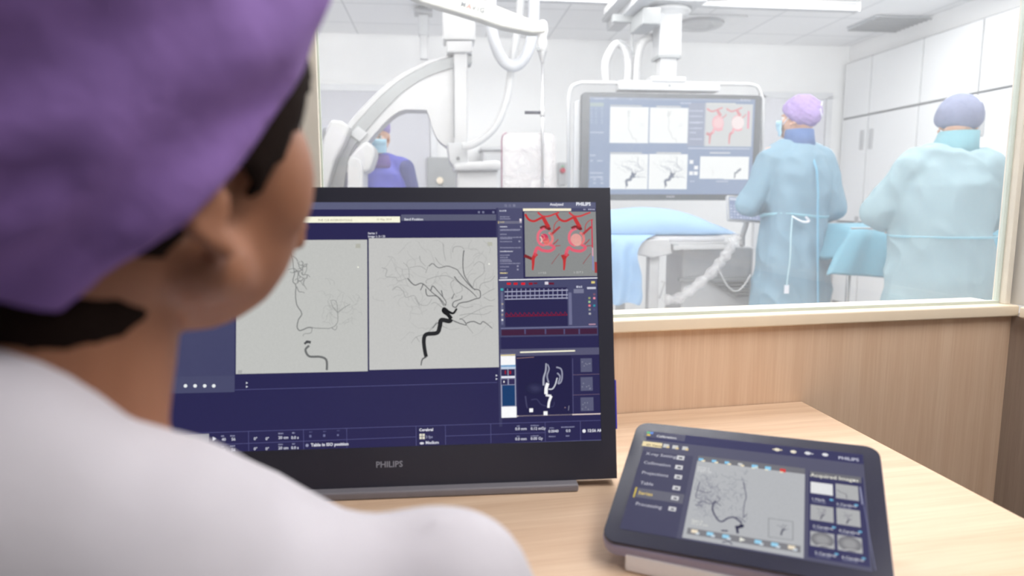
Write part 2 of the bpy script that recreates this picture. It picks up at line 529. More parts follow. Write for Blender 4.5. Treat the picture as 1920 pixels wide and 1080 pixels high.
struct('ceiling_theatre', boxf(OF, ((aOR - 3.2) / 2, 4.1, hO + 0.05), (aOR + 3.2, 5.4, 0.1)), tile_mat())


def on_back(x0, y0, x1, y1, t, m, name, off=0.0):
    p = ob(x0, y0, bF - off); q = ob(x1, y1, bF - off)
    a0_, a1_ = sorted((p.dot(ex), q.dot(ex))); z0, z1 = sorted((p.z, q.z))
    return boxf(OF, ((a0_ + a1_) / 2, bF - off - t / 2, (z0 + z1) / 2), (a1_ - a0_, t, z1 - z0)), (a0_, a1_, z0, z1)


def door(name, x0, x1, yt, m):
    a0_ = ob(x0, yt, bF).dot(ex); a1_ = ob(x1, yt, bF).dot(ex); z1 = ob((x0 + x1) / 2, yt, bF).z
    e = bpy.data.objects.new(name, None); COL.objects.link(e); e.location = Of((a0_ + a1_) / 2, bF, 0); e['kind'] = 'structure'
    mk('door_leaf', boxf(OF, ((a0_ + a1_) / 2, bF - 0.02, z1 / 2), (a1_ - a0_ - 0.01, 0.04, z1)), m, e, bevel=0.003)
    bm = bmesh.new()
    for a in (a0_ - 0.03, a1_ + 0.03): box(bm, (a, bF - 0.025, z1 / 2), (0.06, 0.05, z1 + 0.06), OF)
    box(bm, ((a0_ + a1_) / 2, bF - 0.025, z1 + 0.03), (a1_ - a0_ + 0.12, 0.05, 0.06), OF)
    mk('door_frame', bm, mat('frame_white', (216, 217, 220), 0.5), e)
    return e, a0_, a1_, z1


d1 = door('door_1', 520, 806, 172, M_door)
mk('door_handle', tube(bmesh.new(), [Of(d1[2] - 0.1, bF - 0.045, 1.05), Of(d1[2] - 0.1, bF - 0.1, 1.05), Of(d1[2] - 0.24, bF - 0.1, 1.05)], 0.01), M_steel, d1[0], True)
d2 = door('door_2', 1432, 1546, 186, mat('pale_grey_laminate', (214, 214, 220), 0.6))
mk('door_handle', tube(bmesh.new(), [Of(d2[1] + 0.08, bF - 0.045, 1.05), Of(d2[1] + 0.08, bF - 0.1, 1.05), Of(d2[1] + 0.2, bF - 0.1, 1.05)], 0.01), M_steel, d2[0], True)

# ---- built-in cabinets on the right wall
def cab_b(x, y): return oa(x, y, aOR).dot(ey)
seams = [bF - 0.03] + [cab_b(x, 200) for x in (1639, 1733, 1843)] + [cab_b(1843, 200) - (cab_b(1733, 200) - cab_b(1843, 200)), 1.9]
zTop = oa(1577, 125, aOR).z; zMid = oa(1570, 228, aOR).z; zLow = oa(1600, 416, aOR).z
M_cab = mat('white_laminate', (236, 237, 238), 0.45, var=0.01)
names = ['white built-in wall cabinet in the corner beside the far wall', 'white built-in wall cabinet second from the far wall corner',
         'white built-in wall cabinet right behind the stooped surgeon', 'white built-in wall cabinet at the right edge of the window view',
         'white built-in wall cabinet nearest the window wall']
for i in range(4 if seams[4] > 2 else 3):
    b1_, b0_ = seams[i], seams[i + 1]
    if b0_ < 1.95: b0_ = 1.95
    mid = (b0_ + b1_) / 2; w = b1_ - b0_
    t = thing('wall_cabinet', names[i], 'cabinet', Of(aOR - 0.03, mid, 0), 'built-in cabinets along the right wall')
    mk('carcass', boxf(OF, (aOR - 0.018, mid, zTop / 2), (0.03, w - 0.002, zTop)), M_seam, t)
    for (za, zb) in ((zMid, zTop), (zLow, zMid), (0.1, zLow)):
        dd = mk('door', boxf(OF, (aOR - 0.043, mid, (za + zb) / 2), (0.02, w - 0.02, zb - za - 0.02)), M_cab, t, bevel=0.002)
        if zb - za > 0.6:
            side = b0_ + 0.07 if i % 2 == 0 else b1_ - 0.07
            mk('handle', boxf(OF, (aOR - 0.058, side, za + 0.3 if za >= zMid else za + 0.8), (0.014, 0.055, 0.19)), M_lgrey, dd, bevel=0.004)
# ================================================================== DESK and things on it
zD = 0.74
t = thing('desk', 'light oak desk running along the window wall under the monitor', 'desk', Cf(-0.2, 0.85, 0))
cnr = hit(1502, 752, UZ, zD); e2 = hit(1920, 972, UZ, zD)
dirr = (e2 - cnr).normalized(); front = cnr + dirr * ((cnr.dot(cy) - 0.47) / -dirr.dot(cy))
tp = [Cf(-1.6, bC - 0.002, zD), cnr - cy * 0.002, front, Cf(-1.6, 0.47, zD)]
mk('desk_top', prism(bmesh.new(), tp, (0, 0, -0.028)), M_desk, t, bevel=0.0015)
for a, b in ((-1.5, 0.55), (-1.5, 1.1), (0.6, 0.55), (0.7, 1.1)):
    bm = bmesh.new(); box(bm, (a, b, 0.356), (0.05, 0.05, 0.712), CF); mk('leg', bm, M_grey, t, bevel=0.003)

# ---- main monitor
r5, t10 = math.radians(5.0), math.radians(10.6)
mx_ = Vector((math.cos(r5), math.sin(r5), 0)); mup = Vector((-math.sin(r5) * math.sin(t10), math.cos(r5) * math.sin(t10), math.cos(t10)))
BR = hit(1157, 897, UZ, zD + 0.012)
MM = frame(BR, mx_, mup)        # origin at the lower right corner of the front face
W_, H_ = 0.664, 0.433
mon = thing('desktop_monitor', 'large black desktop monitor showing grey angiogram images on the desk', 'monitor', MM @ Vector((-W_ / 2, 0, -0.1)) * 1.0)
mon.location.z = zD
u0, u1, v0, v1 = -0.6415, -0.0222, 0.0563, 0.4112
bm = bmesh.new()   # bezel: ring around the panel plus the shallow rear shell
outer = [(-W_, 0), (0, 0), (0, H_), (-W_, H_)]; inner = [(u0, v0), (u1, v0), (u1, v1), (u0, v1)]
zf = 0.0
A = [bm.verts.new(MM @ Vector((x, y, zf))) for x, y in outer]; B = [bm.verts.new(MM @ Vector((x, y, zf))) for x, y in inner]
Cc = [bm.verts.new(MM @ Vector((x, y, zf - 0.002))) for x, y in inner]; D = [bm.verts.new(MM @ Vector((x, y, zf - 0.03))) for x, y in outer]
for i in range(4):
    j = (i + 1) % 4
    bm.faces.new((A[i], A[j], B[j], B[i])); bm.faces.new((B[i], B[j], Cc[j], Cc[i])); bm.faces.new((A[j], A[i], D[i], D[j]))
bm.faces.new(Cc); bm.faces.new(D[::-1])
mk('bezel', bm, M_dark, mon)
bm = bmesh.new(); slab(bm, MM, 0.5, 0.3, 0.02, -0.062, -0.03, c=(-W_ / 2, 0.2)); mk('rear_housing', bm, M_dark, mon, bevel=0.006)
p = MM @ Vector((-0.3318, 0.0278, 0.0002))
mk('brand_lettering', textmesh('PHILIPS', frame(p, mx_, mup), 0.0086, 0.0004, 0.02), mat('silver_lettering', (150, 155, 170), 0.4), mon)
mk('side_light', boxf(MM, (0.001, 0.108, -0.012), (0.003, 0.072, 0.02)), mat('blue_plastic_strip', (48, 50, 190), 0.4), mon)
# stand: flat grey foot and a short neck
fy = hit(1083, 905, UZ, zD + 0.01)
fr_ = frame((fy.x, fy.y, zD), mx_, (-math.sin(r5), math.cos(r5), 0))
bm = bmesh.new(); box(bm, (-0.26, 0.10, 0.006), (0.52, 0.22, 0.012), fr_); mk('stand_foot', bm, mat('silver_grey_plastic', (128, 126, 134), 0.4), mon, bevel=0.003)
bm = bmesh.new(); prism(bm, [MM @ Vector((x, y, -0.05)) for x, y in ((-0.4, 0.1), (-0.26, 0.1), (-0.26, 0.22), (-0.4, 0.22))], Vector((0, 0.06, -0.0)))
box(bm, (-0.27, 0.17, 0.1), (0.12, 0.03, 0.19), fr_)
mk('stand_neck', bm, M_dark, mon, bevel=0.004)


def K(ox, oy, s): return lambda x, y: (ox + x / s, oy + y / s)
kA, kB, kC, kD, kE = K(920, 370, 6.354), K(920, 515, 7.45), K(920, 645, 5.5375), K(340, 690, 4.0), K(660, 690, 3.84)
kV, kL = K(680, 350, 3.086), K(340, 350, 3.724)
mm = 0.001


def angio_lateral(S, T, k=1.0, dark=(25, 26, 30), base=(196, 196, 194), light=False, fine=True):
    """the right-hand angiogram; T maps tracing points to picture points"""
    def mixc(f): return tuple(dark[i] * f + base[i] * (1 - f) for i in range(3))
    rnd = random.Random(3)
    if fine:
        for i in range(70):   # faint capillary blush
            x = rnd.uniform(110, 740); y = rnd.uniform(340, 860)
            if (x < 260 and y > 700) or (x < 300 and y < 380): continue
            pts = [(x, y)]; a = rnd.uniform(0, 6.3)
            for j in range(4):
                a += rnd.uniform(-.9, .9); x += 26 * math.cos(a); y += 26 * math.sin(a); pts.append((min(755, max(60, x)), max(312, y)))
            S.stroke([T(*p) for p in pts], 0.9 * mm * k, mixc(.09), .5 * mm * k, 4)
    S.up()
    faint = [[(110, 470), (140, 480), (135, 520), (190, 525), (205, 545), (260, 530)], [(170, 600), (200, 580), (235, 605), (250, 640), (300, 632), (330, 680), (375, 685), (400, 650)],
             [(270, 530), (265, 470), (235, 440)], [(370, 560), (372, 540), (440, 518), (500, 520), (560, 560), (575, 600), (540, 620)], [(465, 330), (470, 380), (480, 430)],
             [(520, 380), (530, 350), (575, 350), (590, 375)], [(640, 580), (650, 540), (700, 500), (700, 450), (670, 435), (640, 460)], [(675, 590), (690, 560), (740, 545), (765, 515)],
             [(365, 480), (330, 460), (270, 470)], [(365, 500), (380, 460), (400, 450)], [(560, 745), (620, 735), (700, 740), (745, 720)], [(530, 540), (510, 560), (520, 600), (545, 640)],
             [(330, 690), (300, 640)], [(460, 700), (420, 670), (395, 680)], [(430, 780), (400, 820), (370, 850), (310, 870), (280, 905)], [(310, 870), (330, 900)], [(600, 800), (640, 850)],
             [(640, 690), (600, 700), (560, 690)], [(700, 640), (740, 660), (765, 650)], [(330, 400), (335, 430), (365, 460)], [(420, 410), (440, 440), (480, 470)],
             [(480, 760), (460, 800), (490, 820)], [(690, 630), (740, 600), (765, 590)], [(560, 770), (700, 700), (760, 690)]]
    for p in faint: S.stroke([T(*q) for q in p], 0.9 * mm * k, mixc(.24), .6 * mm * k, 5, 0.4 * mm * k)
    S.up()
    mid = [[(260, 530), (300, 570), (345, 560), (400, 610), (450, 650), (480, 690)], [(350, 565), (335, 600)], [(365, 590), (375, 630), (430, 635), (470, 690)], [(395, 600), (405, 575), (430, 600), (480, 660), (478, 690)],
           [(540, 700), (560, 675), (610, 665), (650, 650), (680, 640), (675, 600), (640, 590), (600, 550), (560, 500), (545, 480), (490, 460), (440, 470), (405, 445), (385, 460)],
           [(530, 520), (560, 555), (620, 600), (660, 640)], [(585, 370), (580, 430), (585, 500), (610, 550), (650, 600)], [(525, 775), (560, 790), (600, 800), (580, 770), (560, 765)],
           [(600, 790), (640, 780), (680, 795), (700, 780), (750, 820)], [(540, 700), (520, 690), (530, 665), (570, 650), (575, 630)], [(515, 650), (530, 620)], [(455, 600), (465, 640)], [(450, 800), (430, 790), (405, 820)]]
    for p in mid: S.stroke([T(*q) for q in p], 1.55 * mm * k, mixc(.55), 1.0 * mm * k, 5, 0.3 * mm * k)
    S.up()
    S.stroke([T(*q) for q in [(338, 1035), (345, 1000), (368, 985)]], 1.4 * mm * k, mixc(.6), 2.5 * mm * k)
    S.stroke([T(*q) for q in [(368, 985), (360, 950), (354, 890), (368, 855), (430, 846), (446, 810), (455, 772), (500, 778), (512, 765)]], 5.2 * mm * k, mixc(.92), 7.0 * mm * k)
    S.stroke([T(*q) for q in [(512, 765), (495, 742), (468, 722), (472, 705), (500, 725), (525, 732), (545, 705)]], 6.0 * mm * k, mixc(1), 2.6 * mm * k)


def angio_frontal(S, T, k=1.0, dark=(60, 62, 64), base=(194, 195, 192)):
    def mixc(f): return tuple(dark[i] * f + base[i] * (1 - f) for i in range(3))
    rnd = random.Random(5)
    for i in range(45):
        x, y = rnd.gauss(1090, 70), rnd.gauss(830, 60); pts = [(x, y)]; a = rnd.uniform(0, 6.3)
        for j in range(3): a += rnd.uniform(-1, 1); x += 22 * math.cos(a); y += 22 * math.sin(a); pts.append((min(1260, x), y))
        S.stroke([T(*p) for p in pts], .8 * mm * k, mixc(.13), .5 * mm * k, 3)
    for i in range(14):
        x, y = rnd.gauss(825, 30), rnd.gauss(590, 50); pts = [(x, y)]; a = rnd.uniform(0, 6.3)
        for j in range(4): a += rnd.uniform(-1.4, 1.4); x += 20 * math.cos(a); y += 20 * math.sin(a); pts.append((x, y))
        S.stroke([T(*p) for p in pts], 1.5 * mm * k, mixc(.4), .8 * mm * k, 4)
    S.up()
    S.stroke([T(*p) for p in [(768, 400), (770, 470), (780, 520), (785, 570), (790, 610), (780, 660), (800, 690), (798, 760), (810, 830), (842, 885), (818, 930), (810, 980), (830, 1005), (880, 985), (915, 985)]], 0.9 * mm * k, mixc(.5), 1.8 * mm * k, 6, .5 * mm * k)
    for p in [[(915, 985), (905, 1020), (860, 1028), (850, 1045)], [(915, 985), (1000, 990), (1050, 985), (1090, 950), (1092, 880), (1080, 800), (1040, 795)], [(1050, 985), (1075, 1000), (1090, 970)],
              [(1092, 880), (1130, 850), (1180, 820)], [(1092, 880), (1060, 840), (1045, 800)], [(800, 680), (830, 660), (850, 690)], [(850, 560), (870, 540), (875, 580), (850, 620), (850, 540)]]:
        S.stroke([T(*q) for q in p], 1.2 * mm * k, mixc(.36), .8 * mm * k, 5, .5 * mm * k)


def main_screen():
    S = Display(MM @ Matrix.Translation((0, 0, -0.0019)))
    NAVY, PAN, PAN2, LT = (43, 41, 82), (74, 76, 108), (62, 62, 98), (94, 97, 126)
    S.uv(u0, v0, u1, v1, NAVY); S.up()
    S.uv(u0, v1 - 0.0105, u1, v1, LT)
    for x in (948, 956, 964): S.rect((x - 2.5, 383), (x + 2.5, 388), (140, 142, 165))
    S.up(); S.text('Analyzed', (1031, 385.6), .0040, (235, 235, 242), .03)
    S.text('PHILIPS', (1080, 385.5), .0050, (240, 242, 250), .05)
    S.rr(380, 750, 406, 417.2, (250, 248, 226)); S.rr(752, 930, 402, 413.5, (92, 94, 118))
    S.rr(933, 935.5, 390, 800, (60, 60, 96))
    S.up(); S.text('THE CLR INTERVENTIONS', (596, 414.8), .0030, (150, 140, 110)); S.text('15 May 2014', (706, 413.3), .0030, (165, 155, 120))
    S.text('Send Position', (758, 413.4), .0036, (225, 228, 235), .03)
    S.text('Series 1', (690, 439.2), .0030, (225, 226, 235), .03); S.text('Image 1: 3 / 35', (690, 445.2), .0030, (225, 226, 235), .03)
    for x in (898, 906, 925): S.rect((x - 2, 396), (x + 2, 400), (120, 122, 150))
    # images
    S.rr(443, 688.5, 449.5, 696, (194, 195, 192)); S.rr(692, 932, 445.5, 688.5, (197, 197, 195))
    S.up()
    S.rr(443, 444.5, 452, 701, (170, 172, 176)); S.rr(914, 923, 454, 461, (184, 184, 172)); S.rr(667, 676, 457, 465, (180, 180, 170)); S.rr(446, 454, 694, 700, (172, 173, 172))
    S.disc((671.5, 501), .0011, (250, 250, 235)); S.disc((917, 495), .0011, (250, 250, 240))
    S.up(); angio_lateral(S, kV)
    S.layer -= 3
    angio_frontal(S, kL)
    S.stroke([(571, 645), (576, 641), (583, 642)], 3 * mm, (80, 82, 84), 4 * mm)
    S.stroke([(580, 648), (573, 656), (580, 668), (600, 669), (612, 675), (613, 694)], 3.2 * mm, (110, 112, 112), 3.2 * mm)
    S.disc((576, 641), .0022, (70, 72, 76))
    S.layer = 2
    # left tool panel
    S.rect((300, 440), (440, 735), PAN); S.rect((300, 600), (440, 704), PAN2); S.up()
    for x in (348, 366, 384, 401): S.disc((x, 723.5), .0027, (236, 240, 242), n=6)
    S.rect((347, 582.5), (369, 585.5), (230, 230, 226)); S.rect((347, 597.5), (367, 600.5), (236, 234, 215))
    for y in (566, 582, 597): S.rect((430, y - 1.5), (433, y + 1.5), (210, 212, 222))
    for (x, y) in ((463, 718), (463, 725), (931, 704), (931, 710.5)): S.tri((x, y), .0016, (222, 224, 232))
    # hair lines and bottom status bar
    ln = (88, 88, 134)
    for a, b in (((441, 731), (932, 717)), ((330, 813), (1127, 788)), ((392, 834), (780, 819)), ((836, 817.6), (1023, 811))): S.line(a, b, .0007, ln)
    for x, ya, yb in ((466, 809, 847), (569, 805, 843), (650, 803, 841), (780, 799, 838), (835, 797, 836), (920, 794, 833), (1022, 791, 830), (1088, 789, 827), (1127.2, 640, 826)): S.line((x, ya), (x + .6, yb), .0007, ln)
    S.line((330, 854), (1127.5, 825), .0012, (104, 106, 152))
    S.rect((330, 815), (392, 829), (164, 164, 172)); S.rect((330, 834), (391, 848), (160, 160, 168)); S.up()
    S.rect((355, 820), (362, 826), (70, 210, 110))
    for y in (822.5, 842): S.tri((402, y), .0030, (226, 228, 236))
    wt = (214, 216, 228)
    for (x, y, w) in ((415, 817.5, 5), (432, 817, 9), (415, 836.5, 5), (432, 836, 9), (522, 812.5, 9), (548, 811.5, 5), (522, 833, 9), (548, 832, 5)): S.bars((x, y + 1.5), w * .00075, .0020, (150, 152, 180))
    for (x, y, s_) in ((416, 826.5, '40'), (434, 826, '56'), (416, 846, '40'), (434, 845.5, '56'), (476, 825, '0°'), (498, 825, '0°'), (476, 844, '0°'), (498, 844, '0°'), (522, 823, '20 cm'), (546, 823, '0.0 s'), (522, 842.5, '20 cm'), (546, 842, '0.0 s')):
        S.text(s_, (x, y), .0040, wt, .03)
    for (x, y) in ((580, 811), (606, 810), (632, 808.5)): S.bars((x, y), .004, .002, (84, 84, 124)); S.bars((x, y + 9), .003, .0035, (110, 112, 150))
    S.disc((576, 835), .0022, (150, 152, 180)); S.text('Table in ISO position', (583, 837), .0044, (236, 237, 244), .035)
    S.text('Cerebral', (786, 808.5), .0040, (236, 237, 244), .035)
    for i in range(2):
        for j in range(2): S.rect((786.5 + i * 5.5, 813.3 + j * 5.5), (791 + i * 5.5, 817.8 + j * 5.5), (226, 222, 206))
    S.text('3 fps', (798, 821.5), .0038, (150, 152, 180), .03)
    S.disc((791, 831), .0032, (214, 214, 222), .0017); S.text('Medium', (798, 832.5), .0042, (222, 224, 234), .035)
    for (x, y, s_) in ((966, 806.5, '0.0 mm'), (995, 806, '0.12 mGy'), (966, 825.5, '0.0 mm'), (995, 824.8, '0.00 Gy'), (1028, 811, '0.0040'), (1061, 810, '0.0'), ): S.text(s_, (x, y), .0040, wt, .03)
    for (x, y, w) in ((969, 799, 6), (995, 798, 16), (969, 818, 6), (995, 817.5, 16), (1030, 802.5, 9), (1052, 801, 27), (1029, 818.5, 13), (1061, 817.5, 7)): S.bars((x, y + 1), w * .00075, .0018, (140, 142, 172))
    S.disc((1095, 808), .0026, (240, 240, 246)); S.text('12:56 AM', (1101, 810), .0042, (232, 233, 242), .035)
    # ---- top right: tool column and vessel model
    S.rect(kA(85, 130), kA(390, 975), (78, 79, 112)); S.rect(kA(390, 130), kA(1262, 168), PAN); S.up()
    S.rect(kA(384, 133), kA(958, 163), (250, 243, 214)); S.rect(kA(400, 172), kA(1268, 938), (140, 142, 142))
    S.bars(kA(105, 170), .010, .0025, (190, 192, 210)); S.bars(kA(1105, 152), .0034, .002, (170, 172, 195)); S.bars(kA(1160, 152), .0105, .002, (180, 182, 205))
    S.rect(kA(90, 284), kA(370, 314), (112, 112, 134)); S.rect(kA(88, 284), kA(100, 314), (245, 225, 140)); S.rect(kA(343, 255), kA(369, 302), (240, 225, 232))
    for y, w, c in ((240, 120, 0), (264, 130, 0), (302, 55, 2), (358, 90, 1), (392, 250, 0), (400, 245, 0), (448, 85, 0), (485, 270, 0), (500, 150, 0), (535, 150, 0), (608, 260, 0), (652, 160, 1), (697, 120, 0), (725, 100, 0), (752, 130, 0), (770, 150, 0), (796, 250, 0), (835, 110, 0), (872, 70, 0), (910, 95, 2), (965, 90, 1)):
        S.bars(kA(112, y), w / 6.354 * .00076, .0019, ((140, 141, 166), (205, 206, 220), (238, 222, 160))[c])
    for (x, y) in ((322, 820), (322, 860), (342, 525), (360, 350)): S.rect(kA(x - 10, y - 10), kA(x + 10, y + 10), (150, 150, 172))
    S.up()
    red, pk, dk = (196, 52, 56), (232, 110, 128), (126, 40, 46)
    for dx, fill in ((0, False), (372, True)):
        q = lambda *P: [kA(min(1262, x + dx), y) for x, y in P]
        S.stroke(q((410, 200), (450, 262), (510, 285), (570, 262), (620, 235)), 3.4 * mm, red, 3.4 * mm)
        S.stroke(q((560, 180), (620, 225), (690, 225), (760, 200), (815, 180)), 3.0 * mm, (205, 70, 74), 2.4 * mm)
        S.stroke(q((620, 232), (650, 290), (690, 360)), 5.4 * mm, red, 6 * mm)
        S.stroke(q((590, 372), (640, 352), (700, 380), (690, 365)), 4.4 * mm, dk, 4.6 * mm)
        S.stroke(q((715, 450), (770, 400), (825, 350)), 4.0 * mm, (176, 62, 66), 3 * mm)
        S.stroke(q((750, 400), (760, 330), (800, 280), (850, 265)), 1.8 * mm, (176, 92, 92), 1.4 * mm)
        S.stroke(q((745, 560), (780, 530), (805, 500)), 1.8 * mm, (170, 70, 76), 1.4 * mm)
        S.stroke(q((770, 580), (830, 575)), 1.6 * mm, (170, 90, 92), 1.4 * mm)
        S.stroke(q((725, 795), (780, 720), (820, 670)), .9 * mm, (150, 60, 70), .7 * mm)
        S.stroke(q((640, 575), (590, 555), (562, 500), (570, 430), (610, 385), (650, 372)), 4.0 * mm, pk, 4.0 * mm)
        S.stroke(q((640, 560), (700, 555), (735, 510), (725, 450), (690, 420)), 4.4 * mm, (226, 128, 128), 3.6 * mm)
        S.stroke(q((700, 560), (758, 598), (700, 640), (610, 630), (560, 600), (535, 640), (520, 700)), 4.0 * mm, (226, 96, 116), 5 * mm)
        S.stroke(q((640, 595), (700, 598)), 2.2 * mm, (150, 140, 144), 2.2 * mm)
        S.stroke(q((545, 670), (510, 720), (505, 800), (500, 868)), 6.5 * mm, red, 2.4 * mm)
        if not fill: S.stroke(q((400, 695), (450, 715), (490, 735)), 5 * mm, dk, 4 * mm)
        else: S.stroke(q((475, 720), (520, 700)), 8 * mm, (170, 50, 50), 6 * mm)
        S.up()
        if fill: S.disc(kA(645 + dx, 500), .0085, (226, 160, 154)); S.disc(kA(655 + dx, 530), .0066, (228, 170, 160))
        else:
            S.disc(kA(640, 480), .0058, (205, 60, 96)); S.disc(kA(660, 520), .0050, (224, 110, 104)); S.stroke(q((600, 440), (640, 470), (620, 520), (680, 530)), 1.5 * mm, (232, 140, 130))
    S.stroke([kA(590, 470), kA(610, 500), kA(600, 540)], 2 * mm, (240, 190, 180))
    S.rect(kA(1196, 262), kA(1217, 600), (214, 36, 70)); S.rect(kA(1206, 600), kA(1222, 700), (222, 160, 180)); S.rect(kA(1208, 700), kA(1228, 870), (136, 140, 190)); S.rect(kA(1236, 770), kA(1266, 900), (166, 60, 60))
    S.text('t = 0.0', kA(570, 912), .0030, (205, 205, 205)); S.text('L 35 P 3', kA(990, 905), .0030, (205, 205, 205))
    # ---- haemodynamics panel
    S.layer = 3
    S.rect(kB(112, 80), kB(1500, 850), (72, 74, 108)); S.rect(kB(450, 3), kB(1490, 38), NAVY); S.up(); S.line(kB(115, 76), kB(1490, 46), .0016, (238, 238, 246))
    S.rect(kB(195, 186), kB(1078, 716), (42, 40, 80)); S.rect(kB(1085, 250), kB(1138, 700), (112, 114, 146)); S.rect(kB(140, 240), kB(178, 700), (104, 106, 138)); S.rect(kB(150, 770), kB(1488, 828), (66, 34, 62))
    S.up()
    for x in (480, 765, 1028, 1236): S.rect(kB(x - 10, 760), kB(x + 10, 830), (84, 84, 124))
    S.line(kB(140, 752), kB(1490, 722), .0013, (122, 124, 158))
    for y0_, y1_ in ((240, 216), (298, 282), (344, 326)): S.line(kB(195, y0_), kB(1078, y1_), .0014, (176, 178, 200))
    for i in range(14): S.line(kB(235 + i * 63.5, 196), kB(235 + i * 63.5, 340), .0012, (150, 152, 182))
    pts = []
    for i in range(56): pts.append(kB(205 + i * 15.7, 570 - (i % 4 == 1) * 42 - (i % 4 == 2) * 15 - i * .2))
    S.stroke(pts, .0010, (138, 22, 50), n=1); S.line(kB(205, 585), kB(1070, 565), .0012, (120, 20, 48))
    for x, c in ((255, (216, 30, 40)), (350, (206, 30, 40)), (455, (226, 30, 44)), (560, (150, 20, 40))): S.rect(kB(x - 30, 112), kB(x + 26, 142), c)
    S.rect(kB(600, 112), kB(650, 130), (120, 20, 40)); S.rect(kB(755, 98), kB(805, 138), (220, 214, 226)); S.rect(kB(810, 112), kB(885, 138), (104, 24, 50))
    S.rect(kB(1405, 92), kB(1455, 122), (226, 208, 130)); S.rect(kB(138, 192), kB(176, 224), (66, 170, 180)); S.bars(kB(1195, 184), .0088, .003, (190, 192, 210)); S.rect(kB(1158, 200), kB(1300, 258), (122, 124, 150))
    S.rect(kB(1345, 174), kB(1468, 200), (205, 206, 220)); S.rect(kB(1370, 686), kB(1465, 700), (190, 150, 170))
    for x, y, c in ((1378, 328, (150, 160, 110)), (1378, 380, (160, 200, 150)), (1380, 432, (240, 130, 140)), (1382, 488, (150, 152, 150)), (1384, 545, (180, 180, 184)), (1446, 328, (240, 150, 170)), (1446, 432, (50, 150, 170)), (1446, 276, (130, 90, 110)), (1446, 488, (84, 82, 124))):
        S.rect(kB(x - 15, y - 14), kB(x + 15, y + 14), c)
    for y in (410, 500, 560, 632): S.rect(kB(150, y - 12), kB(176, y + 12), (225, 226, 232) if y in (500, 632) else (170, 160, 150))
    # ---- lower right: rotational picture
    S.layer = 3
    S.rect(kC(100, 55), kC(1130, 108), (88, 88, 116)); S.rect(kC(100, 100), kC(268, 760), (150, 152, 176)); S.up()
    S.line(kC(305, 86), kC(875, 70), .0021, (250, 246, 222)); S.line(kC(105, 118), kC(255, 112), .0014, (236, 216, 150)); S.rect(kC(104, 125), kC(256, 218), (250, 250, 252)); S.rect(kC(108, 218), kC(258, 236), (110, 160, 205)); S.rect(kC(108, 236), kC(260, 258), (190, 205, 225))
    S.rect(kC(108, 264), kC(176, 330), NAVY); S.rect(kC(184, 262), kC(250, 328), NAVY); S.rect(kC(110, 336), kC(252, 350), (236, 238, 248)); S.rect(kC(110, 364), kC(176, 422), (46, 44, 84)); S.rect(kC(188, 362), kC(250, 418), (52, 46, 88))
    S.rect(kC(118, 428), kC(254, 640), (24, 62, 110)); S.rect(kC(112, 652), kC(270, 762), (252, 252, 254)); S.rect(kC(276, 130), kC(846, 738), (36, 34, 72)); S.rect(kC(856, 130), kC(1130, 715), (44, 42, 82))
    S.line(kC(274, 748), kC(1142, 724), .0016, (232, 214, 208)); S.line(kC(270, 148), kC(450, 136), .0012, (150, 120, 120)); S.up()
    S.rect(kC(145, 275), kC(160, 312), (150, 30, 50)); S.rect(kC(192, 278), kC(212, 312), (160, 30, 50)); S.rect(kC(132, 382), kC(144, 402), (240, 240, 240))
    for y in (150, 345, 555):
        S.rect(kC(932, y), kC(1052 + (y - 150) * .04, y + 138), (92, 94, 122)); S.up()
        for i in range(6): S.rect(*(lambda a, b: (kC(a, b), kC(a + 12, b + 12)))(random.uniform(940, 1030), y + random.uniform(20, 120)), (128, 130, 150)); 
        S.layer -= 1
    S.line(kC(850, 320), kC(1130, 312), .0006, (120, 100, 120)); S.line(kC(850, 530), kC(1130, 520), .0006, (120, 100, 120)); S.line(kC(850, 150), kC(856, 720), .0008, (92, 92, 130))
    ph = (70, 70, 104)
    for k_ in range(6): S.disc(kC(460, 460), .0150 - k_ * .0022, tuple(36 + k_ * 7 + d_ for d_ in (0, 0, 34)), .0095 - k_ * .0014)
    S.up(3)
    S.stroke([kC(360, 540), kC(370, 620), kC(380, 665)], 2.2 * mm, ph, 1.6 * mm); S.stroke([kC(420, 580), kC(480, 575), kC(530, 630), kC(640, 650), kC(660, 600)], 1.8 * mm, (60, 60, 96), 1.2 * mm)
    S.stroke([kC(575, 200), kC(570, 280), kC(550, 350), kC(548, 430)], 2.0 * mm, (170, 172, 188), 3 * mm); S.stroke([kC(590, 210), kC(605, 260), kC(585, 330), kC(600, 400)], 1.8 * mm, (150, 152, 172), 2.4 * mm)
    S.stroke([kC(680, 240), kC(730, 260), kC(742, 330), kC(730, 390), kC(700, 410), (kC(720, 340)), kC(690, 300)], 2.2 * mm, (150, 152, 172), 2.2 * mm)
    S.stroke([kC(600, 468), kC(640, 465), kC(670, 420), kC(690, 350)], 2.0 * mm, (200, 202, 212), 2 * mm)
    S.up(); S.stroke([kC(592, 405), kC(576, 460), kC(574, 520)], 5 * mm, (250, 250, 252), 5 * mm); S.stroke([kC(570, 530), kC(628, 538)], 3.2 * mm, (235, 235, 240)); S.stroke([kC(628, 538), kC(606, 600), kC(598, 662)], 4 * mm, (250, 250, 252), 3.4 * mm)
    S.rect(kC(400, 668), kC(440, 706), (250, 250, 252)); S.rect(kC(548, 698), kC(590, 738), (250, 250, 252)); S.rect(kC(765, 654), kC(778, 664), (140, 120, 130)); S.line(kC(812, 640), kC(806, 690), .001, (130, 130, 150))
    S.done('screen', mon)


main_screen()

